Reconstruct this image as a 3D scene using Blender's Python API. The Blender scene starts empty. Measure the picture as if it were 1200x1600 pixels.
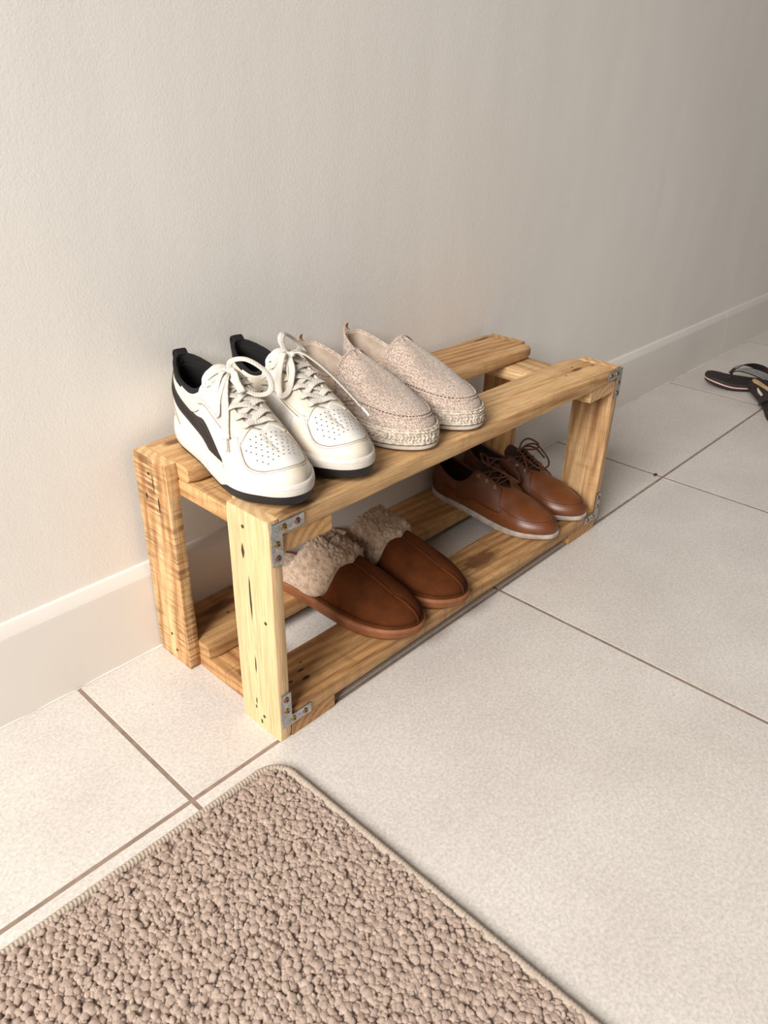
import bpy, bmesh, math, random
import numpy as np
from mathutils import Vector, Matrix, noise as mnoise
random.seed(7)
SC = bpy.context.scene
COL = SC.collection
PI = math.pi

# ------------------------------------------------------------------ camera
def make_camera():
    f, yaw, pitch, roll = 1197.28, 0.8238, 0.5049, 0.0208
    F = Vector((math.sin(yaw)*math.cos(pitch), math.cos(yaw)*math.cos(pitch), -math.sin(pitch)))
    R0 = Vector((math.cos(yaw), -math.sin(yaw), 0)); U0 = R0.cross(F)
    R = math.cos(roll)*R0 + math.sin(roll)*U0
    U = -math.sin(roll)*R0 + math.cos(roll)*U0
    cd = bpy.data.cameras.new('camera'); co = bpy.data.objects.new('camera', cd); COL.objects.link(co)
    cd.sensor_fit = 'VERTICAL'; cd.sensor_height = 36.0; cd.lens = f/1600*36.0
    cd.clip_start = .02
    m = Matrix(((R.x, U.x, -F.x), (R.y, U.y, -F.y), (R.z, U.z, -F.z))).to_4x4()
    m.translation = Vector((-.4322, -.5674, .7242))
    co.matrix_world = m
    SC.camera = co
make_camera()

# ------------------------------------------------------------------ light
EXPOSURE = -0.3
SC.view_settings.view_transform = 'Standard'; SC.view_settings.look = 'None'
SC.view_settings.gamma = 1.0; SC.view_settings.use_curve_mapping = False
SC.view_settings.exposure = EXPOSURE
SC.cycles.use_denoising = True
wd = bpy.data.worlds.new('world'); SC.world = wd; wd.use_nodes = True
wd.node_tree.nodes['Background'].inputs[0].default_value = (1.0, .925, .87, 1)
wd.node_tree.nodes['Background'].inputs[1].default_value = .20
def area_light(name, loc, target, sx, sy, power, color):
    ld = bpy.data.lights.new(name, 'AREA'); ld.shape = 'RECTANGLE'; ld.size = sx; ld.size_y = sy
    ld.energy = power; ld.color = color
    o = bpy.data.objects.new(name, ld); COL.objects.link(o)
    o.location = loc
    o.rotation_euler = (Vector(target)-Vector(loc)).to_track_quat('-Z', 'Y').to_euler()
    return o
area_light('doorway_daylight', (-3.0, -.82, 2.4), (.35, -.1, .3), 1.6, 2.0, 330, (1.0, .995, .98))

# ------------------------------------------------------------------ helpers
def srgb(r, g, b, a=1.0):
    def c(v):
        v /= 255.0
        return v/12.92 if v <= .04045 else ((v+.055)/1.055)**2.4
    return (c(r), c(g), c(b), a)

def empty(name, loc=(0,0,0), rz=0, label=None, cat=None, group=None):
    o = bpy.data.objects.new(name, None); COL.objects.link(o)
    o.empty_display_size = .02
    o.location = loc; o.rotation_euler = (0,0,rz)
    tag(o, label, cat, group)
    return o
def tag(o, label=None, cat=None, group=None, kind=None):
    if label: o['label'] = label
    if cat: o['category'] = cat
    if group: o['group'] = group
    if kind: o['kind'] = kind
    return o
def mesh(name, verts, faces, smooth=True, sharp=None):
    me = bpy.data.meshes.new(name)
    me.from_pydata([tuple(v) for v in verts], [], [tuple(f) for f in faces]); me.update()
    if smooth:
        me.polygons.foreach_set('use_smooth', [True]*len(me.polygons))
        if sharp: me.set_sharp_from_angle(angle=math.radians(sharp))
    return me
def obj(name, me, mat=None, parent=None, loc=None, rot=None):
    if mat is not None and len(me.materials) == 0: me.materials.append(mat)
    o = bpy.data.objects.new(name, me); COL.objects.link(o)
    if parent is not None: o.parent = parent
    if loc is not None: o.location = loc
    if rot is not None: o.rotation_euler = rot
    return o

class Geo:
    """collects vertices and faces of ONE piece"""
    def __init__(s): s.v = []; s.f = []
    def add(s, v, f):
        k = len(s.v); s.v += [tuple(p) for p in v]; s.f += [tuple(i+k for i in q) for q in f]; return s
    def mesh(s, name, smooth=True, sharp=None, weld=None):
        me = mesh(name, s.v, s.f, smooth, sharp)
        if weld:
            bm = bmesh.new(); bm.from_mesh(me); bmesh.ops.remove_doubles(bm, verts=bm.verts, dist=weld)
            bm.to_mesh(me); bm.free()
            if smooth and sharp: me.set_sharp_from_angle(angle=math.radians(sharp))
        return me

def catmull(P, n, closed=False):
    P = [Vector(p) for p in P]; m = len(P); out = []
    def g(i):
        if closed: return P[i % m]
        if i < 0: return 2*P[0]-P[1]
        if i >= m: return 2*P[-1]-P[-2]
        return P[i]
    segs = m if closed else m-1
    cnt = n if closed else n-1
    for k in range(n):
        t = k*segs/cnt; i = min(int(t), segs-1); t -= i
        a, b, c, d = g(i-1), g(i), g(i+1), g(i+2)
        out.append(.5*((2*b)+(c-a)*t+(2*a-5*b+4*c-d)*t*t+(3*b-a-3*c+d)*t**3))
    return out

def tube(pts, r, seg=8, closed=False, flat=None, up=None, caps=True):
    """sweep; flat=(halfwidth, halfthick) makes a ribbon, up = list of thickness directions or a vector"""
    n = len(pts); V = []; Fc = []
    pts = [Vector(p) for p in pts]
    prev = None
    for i, p in enumerate(pts):
        if closed: t = pts[(i+1) % n]-pts[i-1]
        else: t = pts[min(i+1, n-1)]-pts[max(i-1, 0)]
        if t.length < 1e-9: t = Vector((1,0,0))
        t.normalize()
        if up is not None: a = Vector(up[i] if isinstance(up, list) else up)
        elif prev is not None: a = prev
        else: a = Vector((0,0,1)) if abs(t.z) < .9 else Vector((1,0,0))
        a = a-t*a.dot(t)
        if a.length < 1e-6: a = t.orthogonal()
        a.normalize(); prev = a; b = t.cross(a)
        rr = r[i] if isinstance(r, (list, tuple)) else r
        for k in range(seg):
            th = 2*PI*k/seg
            if flat:
                c, s_ = math.cos(th), math.sin(th)
                q = abs(c)**.6*math.copysign(1, c)*flat[0]; h = abs(s_)**.6*math.copysign(1, s_)*flat[1]
                V.append(p+b*q*rr+a*h*rr)
            else: V.append(p+a*math.cos(th)*rr+b*math.sin(th)*rr)
    rows = n if closed else n-1
    for i in range(rows):
        for k in range(seg):
            i2 = (i+1) % n; k2 = (k+1) % seg
            Fc.append((i*seg+k, i2*seg+k, i2*seg+k2, i*seg+k2))
    if caps and not closed:
        Fc.append(tuple(reversed(range(seg)))); Fc.append(tuple((n-1)*seg+k for k in range(seg)))
    # orientation: a x b = -t for this loop order -> flip so that normals face out
    Fc = [tuple(reversed(f)) for f in Fc]
    return V, Fc

def box(cx, cy, cz, sx, sy, sz):
    V = [(cx+a*sx/2, cy+b*sy/2, cz+c*sz/2) for a in (-1,1) for b in (-1,1) for c in (-1,1)]
    Fc = [(0,1,3,2),(4,6,7,5),(0,4,5,1),(2,3,7,6),(0,2,6,4),(1,5,7,3)]
    return V, Fc

def bevel_box_mesh(name, sx, sy, sz, bev, segs=2):
    bm = bmesh.new(); bmesh.ops.create_cube(bm, size=1)
    bmesh.ops.scale(bm, vec=(sx, sy, sz), verts=bm.verts)
    bmesh.ops.bevel(bm, geom=list(bm.edges), offset=bev, segments=segs, affect='EDGES', profile=.5)
    me = bpy.data.meshes.new(name); bm.to_mesh(me); bm.free()
    me.polygons.foreach_set('use_smooth', [True]*len(me.polygons)); me.set_sharp_from_angle(angle=math.radians(35))
    return me

_ICO = {}
def ico(sub):
    if sub not in _ICO:
        bm = bmesh.new(); bmesh.ops.create_icosphere(bm, subdivisions=sub, radius=1)
        bm.verts.ensure_lookup_table()
        _ICO[sub] = (np.array([v.co[:] for v in bm.verts]), np.array([[v.index for v in f.verts] for f in bm.faces]))
        bm.free()
    return _ICO[sub]
def blobs(name, mats, sub=1, jitter=0.0, seed=1):
    """many small nubs in one mesh; mats = (n,4,4) array"""
    rng = np.random.default_rng(seed)
    v0, f0 = ico(sub); n = len(mats); k = len(v0)
    mats = np.asarray(mats)
    v = np.repeat(v0[None], n, 0)
    if jitter: v = v*(1+rng.normal(0, jitter, (n, k, 1)))
    v = np.einsum('nij,nkj->nki', mats[:, :3, :3], v)+mats[:, None, :3, 3]
    f = (f0[None]+(np.arange(n)*k)[:, None, None]).reshape(-1, 3)
    me = bpy.data.meshes.new(name)
    me.vertices.add(n*k); me.vertices.foreach_set('co', v.reshape(-1).astype(np.float32))
    me.loops.add(f.size); me.loops.foreach_set('vertex_index', f.reshape(-1).astype(np.int32))
    me.polygons.add(len(f)); me.polygons.foreach_set('loop_start', np.arange(0, f.size, 3, dtype=np.int32))
    me.update(calc_edges=True); me.validate()
    me.polygons.foreach_set('use_smooth', [True]*len(me.polygons))
    return me

# ------------------------------------------------------------------ materials
class NT:
    def __init__(s, name):
        s.m = bpy.data.materials.new(name); s.m.use_nodes = True
        s.t = s.m.node_tree; s.b = s.t.nodes['Principled BSDF']
    def n(s, kind, **kw):
        nd = s.t.nodes.new(kind)
        for k, v in kw.items():
            if k.startswith('_'): setattr(nd, k[1:], v)
            else:
                key = k.replace('__', ' ')
                nd.inputs[key].default_value = v
        return nd
    def l(s, a, b): s.t.links.new(a, b)
    def coord(s, scale=(1,1,1), loc=(0,0,0), rot=(0,0,0), out='Object'):
        tc = s.n('ShaderNodeTexCoord'); mp = s.n('ShaderNodeMapping', Scale=scale, Location=loc, Rotation=rot)
        s.l(tc.outputs[out], mp.inputs['Vector']); return mp.outputs[0]
    def noise(s, vec, scale, detail=3, rough=.55, dist=0):
        nd = s.n('ShaderNodeTexNoise', Scale=scale, Detail=detail, Roughness=rough, Distortion=dist)
        s.l(vec, nd.inputs['Vector']); return nd.outputs['Fac']
    def ramp(s, fac, stops):
        r = s.n('ShaderNodeValToRGB'); e = r.color_ramp.elements
        while len(e) > 1: e.remove(e[-1])
        for i, (p, c) in enumerate(stops):
            if i == 0: e[0].position = p; e[0].color = c
            else: q = e.new(p); q.color = c
        s.l(fac, r.inputs['Fac']); return r.outputs['Color']
    def g(s, v): return (v, v, v, 1)
    def mix(s, fac, a, b, mode='MIX'):
        m = s.n('ShaderNodeMix', _data_type='RGBA', _blend_type=mode)
        for sock, v in ((m.inputs[0], fac), (m.inputs[6], a), (m.inputs[7], b)):
            if hasattr(v, 'is_output'): s.l(v, sock)
            else: sock.default_value = v
        return m.outputs[2]
    def math(s, op, a, b=None, c=None, clamp=False):
        m = s.n('ShaderNodeMath', _operation=op, _use_clamp=clamp)
        for i, v in enumerate((a, b, c)):
            if v is None: continue
            if hasattr(v, 'is_output'): s.l(v, m.inputs[i])
            else: m.inputs[i].default_value = v
        return m.outputs[0]
    def bump(s, h, strength=.3, dist=.001, prev=None):
        b = s.n('ShaderNodeBump', Strength=strength, Distance=dist); s.l(h, b.inputs['Height'])
        if prev is not None: s.l(prev, b.inputs['Normal'])
        return b.outputs[0]
    def done(s, color=None, rough=.5, normal=None, **kw):
        if color is not None:
            if hasattr(color, 'is_output'): s.l(color, s.b.inputs['Base Color'])
            else: s.b.inputs['Base Color'].default_value = color
        if hasattr(rough, 'is_output'): s.l(rough, s.b.inputs['Roughness'])
        else: s.b.inputs['Roughness'].default_value = rough
        if normal is not None: s.l(normal, s.b.inputs['Normal'])
        for k, v in kw.items(): s.b.inputs[k.replace('__', ' ')].default_value = v
        return s.m

def mat_simple(name, c1, c2, scale=40, rough=.5, bscale=400, bstr=.15, bdist=.0006, detail=4, lo=.35, hi=.65, **kw):
    t = NT(name); v = t.coord()
    col = t.ramp(t.noise(v, scale, detail), [(lo, c1), (hi, c2)])
    nrm = t.bump(t.noise(v, bscale, 3), bstr, bdist)
    return t.done(col, rough, nrm, **kw)

def mat_wall():
    t = NT('painted_plaster'); v = t.coord()
    c = t.ramp(t.noise(v, 1.6, 3), [(.3, srgb(233,227,218)), (.7, srgb(238,233,225))])
    h = t.math('ADD', t.noise(v, 330, 2), t.math('MULTIPLY', t.noise(v, 90, 3), .8))
    n = t.bump(h, .22, .0010)
    n = t.bump(t.noise(t.coord(scale=(1,1,.35)), 5, 2), .25, .012, n)
    return t.done(c, .55, n)
def mat_baseboard():
    t = NT('baseboard_paint'); v = t.coord()
    c = t.ramp(t.noise(v, 3, 3), [(.3, srgb(222,215,206)), (.7, srgb(229,222,213))])
    n = t.bump(t.noise(v, 60, 3), .12, .0015)
    return t.done(c, .36, n)
def mat_tile():
    t = NT('porcelain_tile'); v = t.coord(out='Object')
    oi = t.n('ShaderNodeObjectInfo'); off = t.n('ShaderNodeVectorMath', _operation='SCALE'); off.inputs['Scale'].default_value = 13.0
    cmb = t.n('ShaderNodeCombineXYZ'); t.l(oi.outputs['Random'], cmb.inputs[0]); t.l(oi.outputs['Random'], cmb.inputs[1])
    t.l(cmb.outputs[0], off.inputs[0])
    ad = t.n('ShaderNodeVectorMath', _operation='ADD'); t.l(v, ad.inputs[0]); t.l(off.outputs[0], ad.inputs[1]); w = ad.outputs[0]
    base = t.ramp(t.noise(w, 5, 5, .6), [(.3, srgb(198,189,180)), (.7, srgb(210,202,193))])
    spk = t.ramp(t.noise(w, 260, 4, .7), [(.34, t.g(.84)), (.5, t.g(1.0)), (.68, t.g(1.16))])
    c = t.mix(1.0, base, spk, 'MULTIPLY')
    wh = t.ramp(t.noise(w, 150, 3, .8, 1.0), [(.60, t.g(0)), (.70, t.g(1))])
    c = t.mix(t.math('MULTIPLY', wh, .45), c, srgb(226,219,209))
    vo = t.n('ShaderNodeTexVoronoi', Scale=42, Randomness=1.0); t.l(w, vo.inputs['Vector'])
    dot = t.ramp(vo.outputs['Distance'], [(.035, t.g(1)), (.05, t.g(0))])
    sel = t.ramp(t.noise(w, 15, 1), [(.62, t.g(0)), (.63, t.g(1))])
    c = t.mix(t.math('MULTIPLY', t.math('MULTIPLY', dot, sel), .7), c, srgb(105,88,75))
    n = t.bump(t.noise(w, 300, 3), .12, .0006)
    r = t.ramp(t.noise(w, 120, 3), [(.3, t.g(.42)), (.7, t.g(.56))])
    return t.done(c, r, n)
def mat_grout():
    return mat_simple('grout', srgb(128,108,95), srgb(148,127,112), 60, .85, 700, .4)

def mat_wood(name, light, mid, dark, seed, axis_saw=None, saw_amt=.5, knots=(), splits=(), ring=14, stain=.3, contrast=1.0):
    """grain runs along local X. knots/splits: (x,y,z, rx,ry,rz)"""
    t = NT(name)
    o = (seed*3.1, seed*1.7, seed*.9)
    vs = t.coord(scale=(.9, 9, 9), loc=o)
    warp = t.noise(t.coord(scale=(1.6, 5, 5), loc=o), 1.6, 3)
    wv = t.n('ShaderNodeTexWave', _wave_type='BANDS', _bands_direction='DIAGONAL', Scale=ring*.22, Distortion=5.5, Detail=3, Detail__Scale=.7, Detail__Roughness=.5)
    t.l(vs, wv.inputs['Vector'])
    band = t.noise(t.coord(scale=(1.1, 22, 22), loc=o), 1.4, 4, .6)
    fib = t.noise(t.coord(scale=(14, 420, 420), loc=o), 1.0, 3, .7)
    g = t.math('ADD', t.math('MULTIPLY', wv.outputs['Fac'], .16), t.math('MULTIPLY', band, .84))
    c = t.ramp(g, [(.26, dark), (.41, mid), (.56, light), (.85, light)] if contrast >= 1 else [(.15, mid), (.5, light), (.9, mid)])
    c = t.mix(.6, c, t.ramp(fib, [(.32, t.g(.5)), (.58, t.g(1.1))]), 'MULTIPLY')
    spk = t.ramp(t.noise(t.coord(scale=(60, 220, 220), loc=o), 1.0, 3, .75), [(.60, t.g(0)), (.74, t.g(1))])
    c = t.mix(t.math('MULTIPLY', spk, .45*min(1, stain*2.2)), c, srgb(96,62,34))
    sk = t.ramp(t.noise(t.coord(scale=(2.4, 75, 75), loc=o), 1.0, 4, .6, .4), [(.54, t.g(0)), (.70, t.g(1))])
    c = t.mix(t.math('MULTIPLY', sk, min(.6, .15+stain)), c, dark)
    # weathering / stain clouds
    st = t.ramp(t.noise(t.coord(scale=(2.2, 7, 7), loc=(o[1], o[2], o[0])), 3.2, 4, .65), [(.48, t.g(0)), (.72, t.g(1))])
    c = t.mix(t.math('MULTIPLY', st, stain), c, dark)
    hgt = fib
    if axis_saw is not None:
        ang, freq = axis_saw
        sv = t.coord(scale=(freq*9, freq*.55, freq*.55), loc=o, rot=(0, 0, ang))
        lines = t.ramp(t.noise(sv, 1.0, 3, .6, .3), [(.44 if saw_amt > .8 else .50, t.g(0)), (.58 if saw_amt > .8 else .66, t.g(1))])
        brk = t.ramp(t.noise(t.coord(scale=(9, 20, 20), loc=o), 1.0, 3, .7), [(.36, t.g(0)), (.62, t.g(1))])
        lm = t.math('MULTIPLY', t.math('MULTIPLY', lines, brk), saw_amt)
        c = t.mix(lm, c, srgb(112,72,38))
        hgt = t.math('SUBTRACT', fib, lm)
    # end grain
    tc = t.n('ShaderNodeTexCoord'); sx = t.n('ShaderNodeSeparateXYZ'); t.l(tc.outputs['Normal'], sx.inputs[0])
    em = t.ramp(t.math('ABSOLUTE', sx.outputs[0]), [(.65, t.g(0)), (.8, t.g(1))])
    eg = t.ramp(t.noise(t.coord(scale=(1,1,1), loc=o), 330, 4, .75), [(.35, mid), (.6, light)])
    ring_w = t.n('ShaderNodeTexWave', _wave_type='RINGS', _rings_direction='X', Scale=26, Distortion=2.0, Detail=2, Detail__Scale=1.5)
    t.l(t.coord(loc=(0, .03+.01*seed % .03, .045)), ring_w.inputs['Vector'])
    eg = t.mix(.35, eg, t.ramp(ring_w.outputs['Fac'], [(.2, dark), (.7, light)]))
    c = t.mix(em, c, eg)
    def ell(lst, inner, outer):
        tot = None
        for (x, y, z, rx, ry, rz) in lst:
            vm = t.coord(scale=(1/rx, 1/ry, 1/rz), loc=(-x/rx, -y/ry, -z/rz))
            ln = t.n('ShaderNodeVectorMath', _operation='LENGTH')
            ns = t.noise(t.coord(scale=(40, 160, 160)), 1.0, 2)
            t.l(vm, ln.inputs[0])
            d = t.math('ADD', ln.outputs['Value'], t.math('MULTIPLY', t.math('SUBTRACT', ns, .5), .9))
            k = t.ramp(d, [(inner, t.g(1)), (outer, t.g(0))])
            tot = k if tot is None else t.math('MAXIMUM', tot, k)
        return tot
    if knots:
        c = t.mix(t.math('MULTIPLY', ell(knots, .55, 1.15), .85), c, srgb(96,56,30))
    if splits:
        sp = ell(splits, .6, .95); c = t.mix(sp, c, srgb(48,27,16))
        hgt = t.math('SUBTRACT', hgt, t.math('MULTIPLY', sp, 2.5))
    c = t.mix(1.0, c, (.93, .88, .82, 1), 'MULTIPLY')
    n = t.bump(hgt, .45, .0009)
    return t.done(c, .62, n)

def mat_metal(name, c1, c2, rough=.35, scale=160):
    t = NT(name); v = t.coord()
    col = t.ramp(t.noise(v, scale, 4, .6, 1.5), [(.35, c1), (.65, c2)])
    r = t.ramp(t.noise(v, scale*.7, 3), [(.3, t.g(rough-.08)), (.7, t.g(rough+.14))])
    return t.done(col, r, t.bump(t.noise(v, 500, 2), .08, .0004), Metallic=1.0)

def mat_tweed(name, cl, cd):
    t = NT(name); v = t.coord()
    sp = t.noise(t.coord(scale=(.55, 1, .8)), 620, 3, .75)
    c = t.ramp(sp, [(.38, cd), (.5, t_mid(cl, cd)), (.62, cl)])
    wv = t.n('ShaderNodeTexWave', _wave_type='BANDS', _bands_direction='Y', Scale=115, Distortion=1.2, Detail=1, Detail__Scale=4)
    t.l(v, wv.inputs['Vector'])
    c = t.mix(.28, c, t.ramp(wv.outputs['Fac'], [(.1, t.g(.55)), (.6, t.g(1.15))]), 'MULTIPLY')
    n = t.bump(t.math('ADD', wv.outputs['Fac'], sp), .5, .0008)
    return t.done(c, .9, n, Sheen__Weight=.25)
def t_mid(a, b): return tuple((x+y)/2 for x, y in zip(a, b))

def mat_leather(name, c1, c2, crease=srgb(90,50,25), cr_amt=.3, rough=.42, scale=22, grain=520):
    t = NT(name); v = t.coord()
    c = t.ramp(t.noise(v, scale, 5, .6), [(.3, c1), (.7, c2)])
    cz = t.noise(t.coord(scale=(1, .35, .6)), 45, 4, .7, 1.2)
    k = t.ramp(cz, [(.44, t.g(0)), (.5, t.g(1)), (.56, t.g(0))])
    patch = t.ramp(t.noise(v, 16, 2), [(.5, t.g(0)), (.7, t.g(1))])
    kk = t.math('MULTIPLY', t.math('MULTIPLY', k, patch), cr_amt)
    c = t.mix(kk, c, crease)
    vo = t.n('ShaderNodeTexVoronoi', Scale=grain); t.l(v, vo.inputs['Vector'])
    h = t.math('SUBTRACT', t.math('MULTIPLY', vo.outputs['Distance'], .5), kk)
    return t.done(c, rough, t.bump(h, .22, .0005))
def mat_suede(name, c1, c2):
    t = NT(name); v = t.coord()
    c = t.ramp(t.noise(v, 26, 4, .65), [(.28, c1), (.72, c2)])
    f = t.noise(t.coord(scale=(.6,1,1)), 900, 3, .7)
    c = t.mix(.3, c, t.ramp(f, [(.35, t.g(.7)), (.65, t.g(1.2))]), 'MULTIPLY')
    return t.done(c, .85, t.bump(f, .3, .0005), Specular__IOR__Level=.15)
def mat_fleece(name, c1, c2):
    t = NT(name); v = t.coord()
    c = t.ramp(t.noise(v, 130, 4, .65), [(.3, c1), (.62, c2)])
    f = t.noise(v, 700, 4, .75, .6)
    return t.done(c, .95, t.bump(f, .55, .0012), Sheen__Weight=.35)

M = {}
M['wall'] = mat_wall(); M['base'] = mat_baseboard(); M['tile'] = mat_tile(); M['grout'] = mat_grout()

# ------------------------------------------------------------------ setting
WY = .2743                      # front face of the baseboard
WALL = WY+.014
GX, GY, TILE, GAP = -.1289, .0059, .6, .0045
def build_setting():
    # wall with real thickness
    v, f = box((-1.75+5.0)/2, WALL+.05, 1.2, 6.75, .1, 2.6)
    w = obj('wall_back', mesh('wall_back', v, f, False), M['wall']); tag(w, 'pale warm white plaster wall behind the rack', None, None, 'structure')
    # floor: grout bed with tile slabs as children
    v, f = box((-1.75+5.0)/2, -1.05, -.0304, 6.75, 2.75, .06)
    fl = obj('floor', mesh('floor', v, f, False), M['grout']); tag(fl, 'tiled floor of large pale grey tiles', None, None, 'structure')
    slabs = {}
    for j in range(-3, 1):
        y0 = GY+j*TILE+GAP/2; y1 = GY+(j+1)*TILE-GAP/2
        if j == 0: y1 = WALL
        for i in range(-3, 8):
            x0 = GX+i*TILE+GAP/2; x1 = x0+TILE-GAP
            key = (round(x1-x0, 4), round(y1-y0, 4))
            if key not in slabs:
                slabs[key] = bevel_box_mesh('tile', key[0], key[1], .009, .0009, 1)
            obj('tile', slabs[key], M['tile'], fl, ((x0+x1)/2, (y0+y1)/2, -.0045))
    # baseboard in lengths with a chamfered top
    bb = empty('baseboard_back', (0, WALL, 0)); tag(bb, 'cream painted baseboard with sloped top edge', None, None, 'structure')
    joints = [-1.75, 2.02, 3.6, 5.0]
    for a, b in zip(joints[:-1], joints[1:]):
        a += .0007; b -= .0007
        prof = [(0, 0), (-.0128, 0), (-.014, .0012), (-.014, .124), (-.0134, .1262), (-.0045, .139), (0, .1402)]
        n = 24; V = []; Fc = []
        for k in range(n+1):
            x = a+(b-a)*k/n
            for (y, z) in prof: V.append((x, y, z))
        m = len(prof)
        for k in range(n):
            for q in range(m-1): Fc.append((k*m+q, (k+1)*m+q, (k+1)*m+q+1, k*m+q+1))
        Fc.append(tuple(range(m))); Fc.append(tuple(n*m+q for q in reversed(range(m))))
        obj('board_length', mesh('board_length', V, Fc, True, 25), M['base'], bb)
    # thin uneven sealant bead where the board meets the tiles
    pts = [(x, -.0145-.0006*math.sin(x*31)-.0004*math.sin(x*87), .0006) for x in np.linspace(-1.7, 4.9, 420)]
    V, Fc = tube(pts, [.0016+.0005*math.sin(k*1.3)+.0004*math.sin(k*.37) for k in range(420)], 6)
    obj('sealant_bead', mesh('sealant_bead', V, Fc), M['base'], bb)
build_setting()

# ------------------------------------------------------------------ shoe rack
RL, RD, RH, PT, PW, CW = .7705, .272, .3178, .0165, .0755, .0775
TH = .0222
def board_mesh(name, L, W, T, bev=.0014, rnd=None, wob=.0006, seed=0, chip=()):
    """cross-section in local Y(width) Z(thick), swept along X. rnd = radius on the -Y long edge"""
    prof = []
    def corner(cy, cz, r, a0, k):
        for i in range(k+1):
            a = a0+PI/2*i/k; prof.append((cy+r*math.cos(a), cz+r*math.sin(a)))
    r = bev; rr = rnd or bev; k2 = 5 if rnd else 2
    corner(W/2-r, T/2-r, r, 0, 2); corner(-W/2+rr, T/2-rr, rr, PI/2, k2)
    corner(-W/2+rr*.8, -T/2+rr*.8, rr*.8, PI, k2); corner(W/2-r, -T/2+r, r, 1.5*PI, 2)
    n = max(8, int(L/.012)); m = len(prof); V = []; Fc = []
    for i in range(n+1):
        x = -L/2+L*i/n
        e = 1-.35*bev/ (T/2) if i in (0, n) else 1
        for q, (y, z) in enumerate(prof):
            wy = wob*mnoise.noise((x*14+seed*5.3, y*6, seed)); wz = wob*.7*mnoise.noise((x*11+seed*3.3, z*9+7, seed+4))
            ce = .0009*max(0, mnoise.noise((x*60+seed, q*.9, 2.2))-.25)
            yy, zz = y*e*(1-ce/ W*2)+wy, z*e*(1-ce*14)+wz
            for (cx, cy, cz, cr, dep) in chip:
                d = math.sqrt((x-cx)**2+(y-cy)**2+(z-cz)**2)
                if d < cr: zz -= math.copysign(dep*(1-d/cr)**.5, z)
            V.append((x+(0 if 0 < i < n else .0005*mnoise.noise((y*90, z*90, seed))), yy, zz))
    for i in range(n):
        for q in range(m):
            q2 = (q+1) % m; Fc.append((i*m+q, i*m+q2, (i+1)*m+q2, (i+1)*m+q))
    Fc.append(tuple(reversed(range(m)))); Fc.append(tuple(n*m+q for q in range(m)))
    return mesh(name, V, Fc, True, 38)

L1, M1, D1 = srgb(226,192,148), srgb(205,165,116), srgb(165,118,72)
def disc_mesh(name, r, h=.0005, seg=10):
    V = [(r*math.cos(2*PI*k/seg), r*math.sin(2*PI*k/seg), z) for z in (-h, h) for k in range(seg)]
    Fc = [tuple(range(seg, 2*seg))]+[(k, (k+1) % seg, seg+(k+1) % seg, seg+k) for k in range(seg)]
    return mesh(name, V, Fc, False)

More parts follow.
